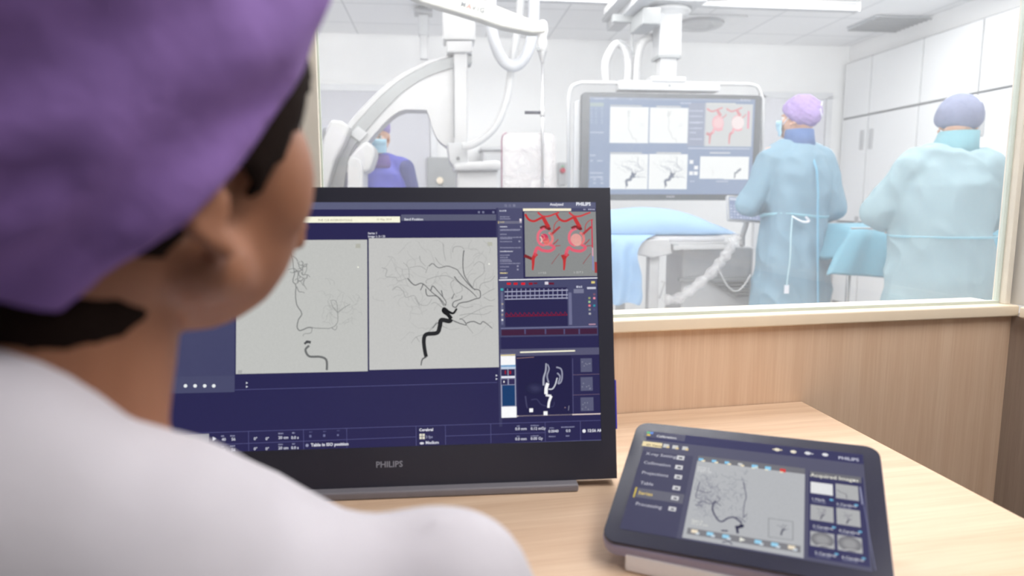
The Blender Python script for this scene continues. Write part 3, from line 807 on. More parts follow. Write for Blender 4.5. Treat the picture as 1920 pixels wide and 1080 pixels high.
# ---- tablet on its stand
tx = Vector((0.917, -0.398, 0.0)).normalized(); ty = Vector((0.3131, 0.8698, 0.3813)); ty = (ty - tx * ty.dot(tx)).normalized()
TLp = Vector((0.17066, 0.89960, 0.85398)); BLp = Vector((0.10579, 0.71941, 0.7750)); BRp = Vector((0.37616, 0.60210, 0.7830)); TRp = Vector((0.44102, 0.78229, 0.8620))
tc_ = (TLp + BLp + BRp + TRp) / 4
TM = frame(tc_, (BRp - BLp) + (TRp - TLp), (TLp - BLp) + (TRp - BRp))
tab = thing('touch_screen_tablet', 'dark framed touch screen tablet tilted on a white stand on the desk', 'tablet', tc_ - UZ * 0.06)
tw, tht = 0.2949, 0.2072
bm = bmesh.new(); slab(bm, TM, tw, tht, 0.017, -0.004, 0.0, 8); mk('front_glass', bm, mat('dark_glass', (34, 36, 58), 0.2, var=0.01), tab, bevel=0.0008)
bm = bmesh.new(); slab(bm, TM, tw + 0.003, tht + 0.003, 0.018, -0.022, -0.004, 8); mk('rear_shell', bm, mat('lavender_grey_shell', (150, 148, 178), 0.35), tab, bevel=0.004)
st = thing('tablet_stand', 'white wedge stand carrying the tilted tablet', 'stand', (tc_.x, tc_.y, zD))
bm = bmesh.new()
xl, xr_ = -0.118, 0.13
prof = []
for (yy, lift) in ((-0.1, 0), (0.09, 0)):
    p_ = TM @ Vector((0, yy, -0.0228)); prof.append(p_)
for xx in (xl, xr_):
    pass
q0 = [TM @ Vector((xl, -0.097, -0.0228)), TM @ Vector((xr_, -0.097, -0.0228)), TM @ Vector((xr_, 0.085, -0.0228)), TM @ Vector((xl, 0.085, -0.0228))]
top = [bm.verts.new(p_) for p_ in q0]; bot = [bm.verts.new(Vector((p_.x, p_.y, zD + 0.0005))) for p_ in q0]
bm.faces.new(top); bm.faces.new(bot[::-1])
for i in range(4): bm.faces.new((top[i], bot[i], bot[(i + 1) % 4], top[(i + 1) % 4]))
M_gw = mat('gloss_white_plastic', (240, 240, 246), 0.3)
q1 = hit(1171, 1038, UZ, zD + .022); q1 = q1 + TM.to_3x3() @ V(0, 0, 0)
Xd = (BRp - BLp); Xd.z = 0; Xd.normalize(); Yd = Vector((-Xd.y, Xd.x, 0))
bl_ = bmesh.new(); prism(bl_, [q1, q1 + Xd * .25, q1 + Xd * .25 + Yd * .07, q1 + Yd * .07], (0, 0, -.0215)); mk('base_plate', bl_, M_gw, st, bevel=.003)
mk('stand_body', bm, mat('gloss_white_plastic', (240, 240, 246), 0.3), st, bevel=0.004)


def tablet_screen():
    S = Display(TM)
    k1, k2 = K(1130, 780, 3.6), K(1400, 780, 3.6)
    NV, PN, P2, GR = (38, 38, 88), (78, 78, 104), (62, 62, 92), (178, 180, 184)
    c0 = S.S(*k1(285, 98)); c1 = S.S(*k1(140, 770)); c2 = S.S(*k2(870, 1050)); c3 = S.S(*k2(770, 262))
    U0 = (c0[0] + c1[0]) / 2; U1 = (c2[0] + c3[0]) / 2; V1 = (c0[1] + c3[1]) / 2; V0 = (c1[1] + c2[1]) / 2
    S.uv(U0, V0, U1, V1, PN); S.up()
    a = S.S(*k2(770, 325))[1]; S.uv(U0, a, U1, V1, NV)
    S.rect(k1(285, 100), k1(552, 172), (112, 112, 128))
    pl = S.S(*k1(620, 270)); pb = S.S(*k1(565, 830)); pr = S.S(*k2(400, 960)); pt_ = S.S(*k2(380, 372))
    X0 = (pl[0] + pb[0]) / 2; X1 = (pr[0] + pt_[0]) / 2; Y1 = (pl[1] + S.S(*k2(380, 350))[1]) / 2; Y0 = (pb[1] + pr[1]) / 2
    S.uv(U0, V0, X0 - .006, S.S(*k1(255, 230))[1], P2); S.uv(X0, Y0, X1, Y1, GR)
    q = S.S(*k2(420, 372)); q2 = S.S(*k2(860, 1030)); S.uv(q[0], V0 + .005, U1 - .002, q[1], NV)
    S.up()
    S.uv(X0, Y1 - .0095, X1, Y1, (108, 108, 116))
    # header
    S.rect(k1(300, 106), k1(320, 120), (110, 200, 140)); S.rect(k1(322, 108), k1(340, 124), (110, 150, 230)); S.rect(k1(300, 122), k1(320, 136), (230, 200, 90)); S.text('Calibration', k1(362, 142), .0042, (225, 225, 228), .03)
    S.rect(k1(274, 170), k1(396, 218), (240, 222, 176)); S.up(); S.text('2D Viewer', k1(292, 200), .0036, (120, 100, 70), .03)
    for x, y in ((430, 203), (492, 212), (558, 220)): S.rect(k1(x - 18, y - 14), k1(x + 14, y + 14), (205, 205, 205)); S.rect(k1(x + 2, y), k1(x + 18, y + 16), (230, 205, 140))
    for i, (s_, x, y, ix, iy) in enumerate((('X-ray Settings', 290, 262, 528, 285), ('Collimation', 275, 322, 517, 349), ('Projections', 262, 390, 512, 414), ('Table', 252, 460, 500, 489), ('Series', 238, 528, 490, 557), ('Processing', 220, 602, 472, 630))):
        if s_ == 'Series':
            A_ = S.S(*k1(228, 480)); B_ = S.S(*k1(545, 592)); S.layer -= 1; S.uv(A_[0], (B_[1] + S.S(*k1(215, 550))[1]) / 2, X0 - .007, A_[1] - .001, (98, 98, 114)); S.up()
            S.rect(k1(222, 482), k1(222, 550), NV); A_ = S.S(*k1(226, 482)); B_ = S.S(*k1(212, 550)); S.uv((A_[0] + B_[0]) / 2 - .001, B_[1], (A_[0] + B_[0]) / 2 + .001, A_[1], (250, 222, 90))
        S.text(s_, k1(x, y), .0052, (240, 210, 110) if s_ == 'Series' else (190, 190, 202), .015)
        S.rect(k1(ix - 24, iy - 18), k1(ix + 20, iy + 16), (215, 215, 218)); S.up(); S.rect(k1(ix - 12, iy - 6), k1(ix + 10, iy + 8), (80, 80, 96)); S.layer -= 1
    # top right icons
    for x, y in ((205, 229), (315, 243), (412, 253), (530, 263)): S.disc(k2(x, y), .0035, (240, 232, 210) if x < 400 else (228, 228, 232), .0028, 10)
    S.line(k2(175, 226), k2(240, 232), .0016, (240, 225, 190)); S.line(k2(390, 250), k2(450, 258), .0014, (220, 220, 225))
    S.text('PHILIPS', k2(618, 292), .0050, (205, 206, 222), .03)
    # toolbar on the picture
    for i, x in enumerate((668, 756, 843, 932, 1026)):
        y = 297 + (x - 668) * .125
        S.rect(k1(x - 18, y - 12), k1(x + 10, y + 8), (130, 200, 240) if i != 3 else (205, 205, 205)); S.rect(k1(x, y), k1(x + 22, y + 14), (240, 225, 190))
    for x, y, c in ((55, 343, (140, 205, 240)), (145, 355, (140, 205, 240)), (245, 370, (214, 50, 50))): S.rect(k2(x - 20, y - 14), k2(x + 18, y + 14), c); S.rect(k2(x - 22, y + 4), k2(x + 2, y + 16), (236, 228, 200))
    S.text('Series 1', k1(640, 350), .0033, (225, 225, 225)); S.text('Image 3', k1(638, 363), .0033, (225, 225, 225)); S.text('3 fps / 35', k1(636, 376), .0033, (225, 225, 225))
    S.text('Gain 3', k1(598, 712), .0033, (235, 235, 225)); S.text('12 x 5 cm', k1(594, 730), .0033, (235, 235, 225))
    # the picture: dense vessels
    rnd = random.Random(11); S.layer = 3
    for i in range(230):
        x = rnd.uniform(650, 965); y = rnd.uniform(385, 690)
        if rnd.random() < .45: x = rnd.gauss(700, 45); y = rnd.gauss(530, 60)
        x = max(628, min(962, x)); y = max(385, min(740, y))
        pts = [(x, y)]; a_ = rnd.uniform(0, 6.3)
        for j in range(3): a_ += rnd.uniform(-1, 1); x += 13 * math.cos(a_); y += 13 * math.sin(a_); pts.append((x, y))
        d_ = rnd.uniform(.06, .38); S.stroke([k1(*p_) for p_ in pts], .7 * mm, tuple(GR[j] * (1 - d_) + (50, 50, 80)[j] * d_ for j in range(3)), .5 * mm, 3)
    S.up()
    for p_ in ([(655, 445), (640, 500), (630, 550), (670, 560)], [(640, 590), (680, 580), (730, 595), (790, 570), (770, 540)], [(640, 500), (700, 520), (730, 510)], [(950, 450), (968, 540), (955, 600), (950, 690)], [(945, 690), (975, 665)], [(870, 685), (920, 690), (965, 720)], [(700, 560), (745, 590)], [(625, 600), (670, 610)], [(760, 580), (800, 610)]):
        S.stroke([k1(*a_) for a_ in p_], 1.2 * mm, (96, 96, 116), .9 * mm, 5, .5 * mm)
    S.stroke([k1(*a_) for a_ in [(760, 575), (740, 625), (765, 685), (800, 715), (850, 690), (890, 688), (940, 725)]], 1.8 * mm, (62, 62, 92), 2.2 * mm, 6, .3 * mm)
    S.stroke([k1(*a_) for a_ in [(895, 755), (945, 745), (925, 735)]], 4.5 * mm, (34, 34, 66), 3 * mm); S.stroke([k1(905, 750), k1(912, 795)], 3.2 * mm, (44, 44, 76), 2.6 * mm)
    S.stroke([k1(*a_) for a_ in [(800, 775), (845, 778)]], 2 * mm, (60, 60, 86)); S.stroke([k1(*a_) for a_ in [(805, 855), (850, 850), (875, 870)]], 1.5 * mm, (80, 80, 100))
    # inset
    for a_, b_ in (((148, 692), (312, 715)), ((312, 715), (312, 840)), ((312, 840), (148, 818)), ((148, 818), (148, 692))): S.line(k2(*a_), k2(*b_), .0006, (112, 112, 120))
    S.stroke([k2(232, 808), k2(236, 788), k2(246, 770), k2(262, 768)], 1.6 * mm, (70, 70, 90), 2 * mm)
    for p_ in ([(246, 770), (225, 745), (200, 740)], [(250, 765), (262, 740), (275, 748)], [(255, 770), (285, 765)], [(240, 750), (250, 730)]): S.stroke([k2(*a_) for a_ in p_], .8 * mm, (120, 120, 132), .5 * mm)
    # button strip along the bottom of the picture
    A_ = S.S(*k1(590, 780)); B_ = S.S(*k2(385, 905)); yv = (A_[1] + B_[1]) / 2
    S.layer = 4; S.uv(X0 + .004, yv - .0045, X1 - .003, yv + .0045, (124, 124, 130)); S.up()
    us = [X0 + .004 + (X1 - X0 - .007) * (i + .5) / 7 for i in range(7)]
    for i, u in enumerate(us):
        c = (150, 210, 240) if i in (1, 2, 4, 5) else (240, 225, 200)
        if i == 3: S.face([(u - .0025, yv - .003), (u + .0035, yv), (u - .0025, yv + .003)], (235, 235, 225))
        else: S.uv(u - .004, yv - .0018, u + .003, yv + .003, c); S.uv(u + .001, yv - .0032, u + .005, yv, (205, 215, 225))
    # acquired images
    gx0 = q[0] + .001; gx1 = U1 - .004; S.layer = 3
    yt_ = q[1]; S.uv(gx0, yt_ - .0095, gx1, yt_, (104, 104, 112)); S.up()
    S.text('Acquired Images', k2(430, 408), .0054, (228, 226, 214), .02); S.disc(k2(723, 436), .0012, (240, 240, 240))
    cells = [((430, 445), (578, 540)), ((598, 458), (745, 575)), ((438, 600), (594, 725)), ((614, 622), (772, 755)), ((452, 780), (612, 905)), ((634, 806), (796, 935))]
    for i, (a_, b_) in enumerate(cells):
        col = i % 2
        w_ = (gx1 - gx0 - .008) / 2; ux = gx0 + .001 + col * (w_ + .003); m_ = [a_[0], a_[1]]
        va = S.S(*k2(*a_))[1]; vb = S.S(*k2(*b_))[1]
        S.layer = 4; S.uv(ux, vb, ux + w_, va, (226, 227, 228) if i == 0 else (172, 173, 175)); S.up()
        if i == 1: S.stroke([(k2(610, 500)), k2(640, 520), k2(670, 530), k2(675, 560)], .8 * mm, (110, 110, 118), 1 * mm)
        if i in (2, 3):
            X = a_[0] + 70; Y = b_[1] - 25
            S.stroke([k2(X - 10, Y), k2(X, Y - 20), k2(X + 14, Y - 30)], 1.5 * mm, (80, 80, 96), 1.6 * mm)
            for j in range(8): S.stroke([k2(X + rnd.uniform(-40, 30), Y - rnd.uniform(20, 80)) for _ in range(3)], .6 * mm, (140, 140, 148), .5 * mm)
        if i >= 4:
            uc = ux + w_ / 2; vc = (va + vb) / 2
            for j, c in enumerate(((118, 118, 124), (132, 132, 136), (150, 150, 153))):
                S.face([(uc + (w_ / 2 - .0004 - j * .0025) * math.cos(t_ * PI / 10), vc + ((va - vb) / 2 - j * .0025) * math.sin(t_ * PI / 10)) for t_ in range(20)], c); S.up()
            S.stroke([k2(a_[0] + 20, b_[1] - 25), k2(a_[0] + 60, b_[1] - 30), k2(a_[0] + 120, b_[1] - 18)], 1.4 * mm, (190, 190, 190), 1 * mm)
        S.layer = 4
        S.text(('1 Neck', '2 Cerebral', '3 Cerebral', '4 Cerebral', '5 Cerebral', '6 Cerebral')[i], k2(a_[0] + 8, b_[1] + 26), .0033, (205, 206, 214), .02); S.text('12:33:22', k2(a_[0] + 10, b_[1] + 42), .0030, (150, 152, 176), .01)
        S.rect(k2(b_[0] - 18, b_[1] + 22), k2(b_[0] + 6, b_[1] + 36), (110, 190, 230))
    S.line(k2(765, 480), k2(780, 600), .0012, (150, 152, 180)); S.line(k2(770, 490), k2(870, 1045), .0006, (120, 122, 160))
    S.done('screen', tab)


tablet_screen()
#PART2
# ================================================================== EXAMINATION ROOM equipment
# ---- ceiling fittings
def ceil_quad(name, px, label, cat, m, th=0.02):
    P = [hit(x, y, UZ, hO) for x, y in px]
    a_ = [p.dot(ex) for p in P]; b_ = [p.dot(ey) for p in P]
    a0_, a1_, b0_, b1_ = min(a_[0], a_[1]) * .5 + max(a_[0], a_[1]) * .5 - .3, min(a_[0], a_[1]) * .5 + max(a_[0], a_[1]) * .5 + .3, min(b_), max(b_)
    t = thing(name, label, cat, Of((a0_ + a1_) / 2, (b0_ + b1_) / 2, hO - th))
    mk('panel', boxf(OF, ((a0_ + a1_) / 2, (b0_ + b1_) / 2, hO - th / 2), (a1_ - a0_, b1_ - b0_, th)), m, t, bevel=0.004)
    return t, (a0_ + a1_) / 2, (b0_ + b1_) / 2


t, a_, b_ = ceil_quad('ceiling_vent', [(1262, 50), (1382, 28), (1350, 51)], 'square white ceiling air vent with a round grey diffuser', 'vent', mat('vent_white', (240, 240, 241), 0.6))
bm = lathe(bmesh.new(), Of(a_ - .04, b_, hO - .02), (0, 0, -1), [(.2, 0), (.21, .012), (.19, .03), (.12, .03), (.1, .015), (.04, .03), (.0, .03)])
mk('diffuser', bm, M_lgrey, t, True)
t, a_, b_ = ceil_quad('ceiling_vent', [(1640, 52), (1710, 30), (1690, 52)], 'flat grey ceiling grille beside the right wall cabinets', 'vent', mat('grey_grille', (176, 180, 184), 0.6))
bm = bmesh.new()
for k in range(9): box(bm, (a_, b_ - .22 + k * .055, hO - .024), (.54, .02, .01), OF)
mk('slat', bm, M_grey, t)

# ---- ceiling rails
zR0, zR1 = 2.585, 2.655
def rail(x0, x1, b, label, zl=zR0, zh=zR1, w=0.07):
    a0_ = ob(x0, 20, b).dot(ex); a1_ = ob(x1, 20, b).dot(ex)
    t = thing('ceiling_rail', label, 'rail', Of((a0_ + a1_) / 2, b, zl))
    am, L_ = (a0_ + a1_) / 2, a1_ - a0_
    mk('track', boxf(OF, (am, b, (zl + zh) / 2), (L_, w, zh - zl)), M_lgrey, t, bevel=0.004)
    mk('groove', boxf(OF, (am, b - w / 2 - .001, zl + .045), (L_ - .02, .004, .008)), M_seam, t)
    mk('end_cap', boxf(OF, (a1_ + .008, b, (zl + zh) / 2), (.016, w + .01, zh - zl + .012)), M_white, t, bevel=0.003)
    for k in range(4): mk('hanger', boxf(OF, (a0_ + L_ * (k + .5) / 4, b, (zh + hO) / 2), (.03, .03, hO - zh)), M_steel, t)
    return t


rail(600, 1604, 5.05, 'pale ceiling rail carrying the hanging monitor trolley, farther of two')
rail(600, 1596, 4.45, 'pale ceiling rail carrying the hanging monitor trolley, nearer of two', 2.56, 2.63)

# ---- hanging monitor boom
bM = 4.9
boom = thing('monitor_boom', 'white ceiling boom with square telescopic column holding the big hanging screen', 'boom', Of(ob(1250, 20, bM).dot(ex), bM, 2.5))
aC = ob(1250, 80, bM).dot(ex)
far = ob(1150, 66, 5.35)
bm = bmesh.new()
box(bm, (far.dot(ex), 4.6, 2.515), (.11, 1.5, .10), OF); box(bm, (far.dot(ex) - .07, 4.6, 2.545), (.05, 1.5, .03), OF)
mk('trolley_beam', bm, M_lgrey, boom, bevel=0.006)
bm = bmesh.new(); box(bm, ((far.dot(ex) + aC) / 2 + .03, bM - .02, 2.54), (aC - far.dot(ex) + .35, .42, .05), OF)
mk('trolley_plate', bm, M_white, boom, bevel=0.01)
mk('collar', lathe(bmesh.new(), Of(aC, bM, 2.515), (0, 0, -1), [(.16, 0), (.165, .015), (.15, .03), (.10, .045), (.1, .05)], 32), M_white, boom, True)
mk('collar_ring', lathe(bmesh.new(), Of(aC, bM, 2.516), (0, 0, 1), [(.168, -.012), (.168, 0.0)], 32), M_seam, boom, True)
z_ = lambda y, b=bM: ob(1250, y, b).z
mk('outer_column', boxf(OF, (aC, bM, (z_(18) + z_(108)) / 2), (.165, .165, z_(18) - z_(108))), M_lgrey, boom, bevel=0.01)
mk('column_collar', boxf(OF, (aC, bM, z_(110)), (.172, .172, .022)), M_grey, boom, bevel=0.004)
mk('inner_column', boxf(OF, (aC, bM, (z_(110) + z_(150)) / 2), (.12, .12, z_(110) - z_(150))), M_white, boom, bevel=0.006)
bm = bmesh.new(); p0, p1 = ob(1160, 153, bM - .04), ob(1348, 170, bM - .04)
box(bm, ((p0.dot(ex) + p1.dot(ex)) / 2, bM, (p0.z + p1.z) / 2), (p1.dot(ex) - p0.dot(ex), .12, .068), OF)
box(bm, (aC, bM, p0.z + .02), (.26, .14, .04), OF)
mk('crossbar', bm, M_white, boom, bevel=0.008)
mk('screw', lathe(bmesh.new(), Of(aC + .01, bM - .06, (p0.z + p1.z) / 2), -ey, [(.008, 0), (.008, .004)], 10), M_seam, boom)
mk('motor_box', boxf(OF, (aC - .2, bM - .12, 2.40), (.13, .3, .11)), M_grey, boom, bevel=0.01)
mk('bracket', boxf(OF, (aC - .3, bM + .02, 2.45), (.2, .05, .05)), M_grey, boom)
fr_pts = [ob(1066, 400, bM), ob(1066, 185, bM), ob(1072, 163, bM), ob(1090, 155, bM), ob(1400, 158, bM), ob(1420, 163, bM), ob(1429, 185, bM), ob(1429, 392, bM)]
mk('guard_tube', tube(bmesh.new(), [fr_pts[0]] + spline(fr_pts[1:4], 6) + spline(fr_pts[4:7], 6) + [fr_pts[7]], .013, 12), M_white, boom, True)
for i, P in enumerate(([(1137, 158), (1135, 120), (1148, 90), (1160, 82), (1172, 92), (1178, 120), (1176, 157)], [(1192, 155), (1196, 105), (1206, 78), (1224, 70), (1240, 80), (1246, 110)])):
    mk('cable_hose', tube(bmesh.new(), spline([ob(x, y, bM + .16) for x, y in P], 8), .03, 14), M_white, boom, True)
mk('cable', tube(bmesh.new(), spline([ob(x, y, bM + .05) for x, y in ((1160, 75), (1180, 90), (1188, 104), (1184, 70), (1190, 50))], 8), .006, 8), M_grey, boom, True)
bm = bmesh.new(); box(bm, (aC - .1, bM + .11, 1.6), (.5, .1, .4), OF); mk('rear_mount', bm, M_grey, boom, bevel=0.01)

# big hanging screen
hang = thing('hanging_monitor', 'wide hanging monitor with grey frame showing white angiogram tiles', 'monitor', Of(aC, bM, 1.16))
p0, p1 = ob(1091, 172.5, bM - .06), ob(1420.5, 375.5, bM - .06)
HM = frame(((p0.x + p1.x) / 2, (p0.y + p1.y) / 2, (p0.z + p1.z) / 2), p1 * 1 - p0 * 1 - UZ * (p1.z - p0.z), UZ)
hw, hh = (p1 - p0).dot(ex), p0.z - p1.z
M_bez = mat('grey_bezel', (84, 86, 89), 0.4, var=0.01)
bm = slab(bmesh.new(), HM, hw, hh, .03, -.05, 0, 6); mk('housing', bm, M_bez, hang, bevel=0.004)
bm = slab(bmesh.new(), HM, hw + .03, hh - .1, .03, -.075, -.05, 6, c=(-.03, 0)); mk('rear_cover', bm, M_lgrey, hang)
mk('badge', textmesh('PHILIPS', HM @ Matrix.Translation((0, -hh / 2 + .02, .0005)), .014, .001, .02), M_white, hang)


def big_screen():
    S = Display(HM @ Matrix.Translation((0, 0, .001)))
    kG = K(1080, 160, 4.9086)
    BL, B2, WH = (144, 160, 190), (164, 174, 198), (250, 251, 251)  # washed-out tones: the veil over the screen is put into its colours
    S.rect(kG(128, 106), kG(1610, 1003), BL); S.up()
    S.rect(kG(128, 108), kG(1608, 150), B2); S.rect(kG(1035, 160), kG(1188, 560), (158, 165, 188))
    S.rect(kG(130, 158), kG(255, 195), (176, 190, 192)); S.rect(kG(1030, 575), kG(1600, 588), (214, 218, 232)); S.rect(kG(1190, 168), kG(1612, 565), (214, 215, 216))
    for a_, b_ in (((315, 196), (662, 533)), ((682, 204), (1028, 533)), ((315, 632), (656, 956)), ((674, 632), (1018, 956)), ((1144, 654), (1360, 860)), ((1368, 656), (1584, 866))): S.rect(kG(*a_), kG(*b_), WH)
    for a_, b_, c in (((315, 180), (605, 194), (208, 208, 206)), ((740, 188), (966, 203), (214, 214, 212)), ((315, 616), (605, 630), (208, 208, 206)), ((740, 616), (966, 630), (222, 221, 216)), ((1194, 160), (1468, 176), (226, 224, 218)), ((1230, 616), (1420, 628), (222, 224, 228)), ((1290, 880), (1400, 888), (210, 214, 228))): S.rect(kG(*a_), kG(*b_), c)
    for x, y in ((1045, 688), (1088, 740), (1042, 792), (1085, 792)): S.rect(kG(x, y), kG(x + 34, y + 34), (250, 250, 252))
    S.up()
    wt = (205, 211, 228)
    for x, y, w in ((165, 128, 90), (310, 128, 70), (495, 135, 18), (960, 170, 100), (1515, 140, 95), (130, 438, 130), (130, 650, 50), (130, 700, 25), (195, 700, 50), (130, 812, 120), (130, 850, 120), (1045, 240, 130), (1045, 290, 120), (1045, 345, 130), (1045, 350, 100), (1045, 400, 120), (1045, 440, 60), (1045, 500, 120), (1050, 890, 40)):
        S.bars(kG(x, y), w / 4.9 * .0039, .010, wt)
    for x in (140, 185, 240):
        for y in (215, 245, 265, 290, 320, 345): S.rect(kG(x - 9, y - 7), kG(x + 9, y + 5), (170, 182, 206))
    for x in (170, 238):
        for y in (865, 900): S.rect(kG(x - 12, y - 8), kG(x + 12, y + 8), (182, 190, 212))
    # tiles
    for dx in (0, 368):
        f_ = lambda P: [kG(x + dx, y) for x, y in P]
        for j in range(8): S.stroke([kG(490 + dx + random.uniform(-20, 20), 230 + random.uniform(0, 60)) for _ in range(3)], .004, (226, 227, 227), .003)
        S.stroke(f_([(480, 230), (482, 290), (488, 340), (482, 400), (505, 440), (510, 462)]), .005, (222, 223, 224), .006)
        S.stroke(f_([(505, 440), (520, 485), (550, 495), (558, 525)]), .006, (222, 223, 224), .006)
        for j in range(4): S.stroke([kG(600 + dx + random.uniform(-30, 30), 370 + random.uniform(-30, 30)) for _ in range(3)], .004, (240, 241, 241), .003)
    for dx in (0, 358):
        T = lambda x, y: kG(314 + dx + (x - 35) * .468, 632 + (y - 295) * .43)
        angio_lateral(S, T, 3.2, (112, 120, 140), WH, fine=False); S.layer -= 3
    T = lambda x, y: kG(1368 + (x - 35) * .29, 654 + (y - 295) * .27)
    S.stroke([T(*q) for q in [(338, 1035), (360, 950), (354, 890), (368, 855), (430, 846), (455, 772), (500, 778), (512, 765), (540, 700)]], .010, (136, 142, 156), .014)
    S.stroke([kG(1250, 780), kG(1262, 800), kG(1255, 830)], .006, (232, 232, 234))
    red, pk = (226, 150, 156), (244, 188, 196)
    for dx in (0, 180):
        q = lambda P: [kG(x + dx, y) for x, y in P]
        S.stroke(q([(1205, 215), (1250, 240), (1300, 225), (1350, 205)]), .014, red, .010); S.stroke(q([(1300, 225), (1320, 265), (1335, 280)]), .020, red, .024)
        S.stroke(q([(1345, 300), (1370, 285), (1385, 265)]), .014, (222, 170, 174), .01)
        S.stroke(q([(1300, 400), (1265, 370), (1270, 310), (1310, 285), (1345, 320), (1345, 380), (1310, 400)]), .018, pk, .018)
        S.stroke(q([(1350, 400), (1310, 412), (1275, 400), (1260, 440)]), .018, (242, 176, 186), .02)
        S.stroke(q([(1255, 435), (1235, 460), (1228, 540)]), .022, (224, 146, 152), .010)
        S.up(); S.disc(kG(1310 + dx, 345), .036 if dx == 0 else .048, (246, 205, 208) if dx == 0 else (248, 232, 232)); S.layer -= 1
    S.stroke([kG(1200, 440), kG(1235, 458)], .02, (214, 150, 154)); S.rect(kG(1580, 238), kG(1592, 400), (236, 158, 178))
    S.done('screen', hang)


big_screen()

# ---- left ceiling posts
def post(x0, x1, yt, yb, b, label):
    p0, p1 = ob(x0, yt, b), ob(x1, yb, b)
    w = (p1 - p0).dot(ex)
    t = thing('ceiling_post', label, 'post', Of((p0.dot(ex) + p1.dot(ex)) / 2, b, p1.z))
    ac = (p0.dot(ex) + p1.dot(ex)) / 2
    mk('shaft', boxf(OF, (ac, b, (p1.z + hO) / 2), (w, w, hO - p1.z)), M_white, t, bevel=0.008)
    mk('mounting_plate', boxf(OF, (ac, b, p0.z), (w * 2.2, w * 2.2, .03)), M_white, t, bevel=0.004)
    mk('sleeve', boxf(OF, (ac, b, p0.z - .1), (w * 1.25, w * 1.25, .16)), M_lgrey, t, bevel=0.006)
    return t


post(786, 803, 24, 112, 5.7, 'slim white ceiling post left of the lettered arm')

# ---- C-arm
bA = 4.3
ca = thing('c_arm', 'large white curved imaging arm with a grey inner track beside the blue-clad person', 'imaging machine', Of(ob(760, 300, bA).dot(ex), bA, 0))
go = [(885, 97), (850, 106), (803, 121.7), (756.7, 146.7), (723, 173), (690, 206.7), (663, 237), (651, 257), (633, 297), (620, 353), (617, 400), (620, 450)]
gi = [(885, 118), (850, 127), (803, 143), (763, 167), (737, 190), (700, 230), (673, 263), (655, 293), (645, 353), (642, 400), (645, 450)]
def sp2(P, n=5): return [(v.x, v.y) for v in spline([(x, y, 0) for x, y in P], n)]
mk('curved_track', opoly(bmesh.new(), sp2(go) + sp2(gi)[::-1], bA, .14), M_grey, ca, bevel=0.004)
oo = [(850, 102), (803, 114), (752, 139), (716, 165), (682, 198), (655, 229), (643, 250), (624, 292), (611, 353), (608, 400), (611, 450)]
mk('outer_shell', opoly(bmesh.new(), sp2(oo) + sp2(go[1:])[::-1], bA + .03, .12), M_white, ca, bevel=0.006)
inn = [(648, 330), (660, 305), (677, 284), (700, 253), (724, 227), (744, 211), (760, 205), (800, 206), (806, 222), (811, 240), (822, 262), (838, 275), (877, 272), (877, 118)]
mk('inner_shell', opoly(bmesh.new(), sp2(inn[:7], 4) + inn[7:8] + sp2(inn[8:12], 4) + inn[12:] + sp2(gi[1:9])[0:], bA + .015, .2), M_white, ca, bevel=0.012)
mk('carriage', opoly(bmesh.new(), [(655, 252), (671, 236), (690, 250), (674, 266)], bA - .012, .02), M_lgrey, ca, bevel=0.004)
mk('carriage_seam', opoly(bmesh.new(), [(655, 292), (674, 262), (676, 264), (658, 293)], bA - .008, .02), M_seam, ca)
mk('upright', opoly(bmesh.new(), [(850, 96), (877, 96), (877, 276), (850, 276)], bA - .03, .2), M_white, ca, bevel=0.012)
bm = opoly(bmesh.new(), [(837, 76), (886, 76), (886, 98), (837, 98)], bA - .06, .28); mk('ceiling_carriage', bm, M_white, ca, bevel=0.01)
mk('hanging_post', boxf(OF, (ob(861, 76, bA).dot(ex), bA + .08, (ob(861, 76, bA).z + hO) / 2), (.2, .2, hO - ob(861, 76, bA).z)), M_white, ca, bevel=0.01)
mk('detector_bracket', opoly(bmesh.new(), [(838, 268), (876, 266), (878, 308), (850, 312), (842, 300)], bA - .06, .26), M_lgrey, ca, bevel=0.01)
bm = opoly(bmesh.new(), [(850, 306), (930, 300), (942, 304), (942, 318), (850, 320)], bA - .14, .42); opoly(bm, [(856, 320), (936, 318), (936, 400), (856, 400)], bA - .08, .3)
mk('detector_housing', bm, M_white, ca, bevel=0.02)
mk('knob', lathe(bmesh.new(), ob(859, 297, bA - .06), -ey, [(.012, 0), (.01, .012)], 12), M_seam, ca)
mk('thin_edge', opoly(bmesh.new(), [(849.4, 118), (850.8, 118), (852.6, 258), (851.2, 258)], bA - .034, .01), M_seam, ca)
# tube side housing and floor stand
mk('tube_housing', opoly(bmesh.new(), [(620, 224), (640, 226), (657, 238), (648, 262), (628, 302), (614, 353), (606, 420), (590, 420), (600, 300), (604, 256)], bA - .12, .3), M_white, ca, bevel=0.02)
mk('housing_clip', opoly(bmesh.new(), [(605, 243), (609, 238), (609, 250), (604, 262)], bA - .13, .02), M_seam, ca)
bm = opoly(bmesh.new(), [(652, 299), (668, 278), (688, 263), (702, 276), (703, 290), (694, 318), (678, 326), (660, 322)], bA - .22, .26)
mk('collimator', bm, M_white, ca, bevel=0.02)
mk('gantry_arm', opoly(bmesh.new(), sp2([(652, 302), (658, 296), (668, 296), (677, 304), (680, 318)], 3) + [(680, 470), (650, 470)], bA - .27, .3), M_white, ca, bevel=0.015)
mk('floor_stand', boxf(OF, (ob(660, 420, bA).dot(ex), bA + .05, .45), (.4, .5, .9)), M_white, ca, bevel=0.03)

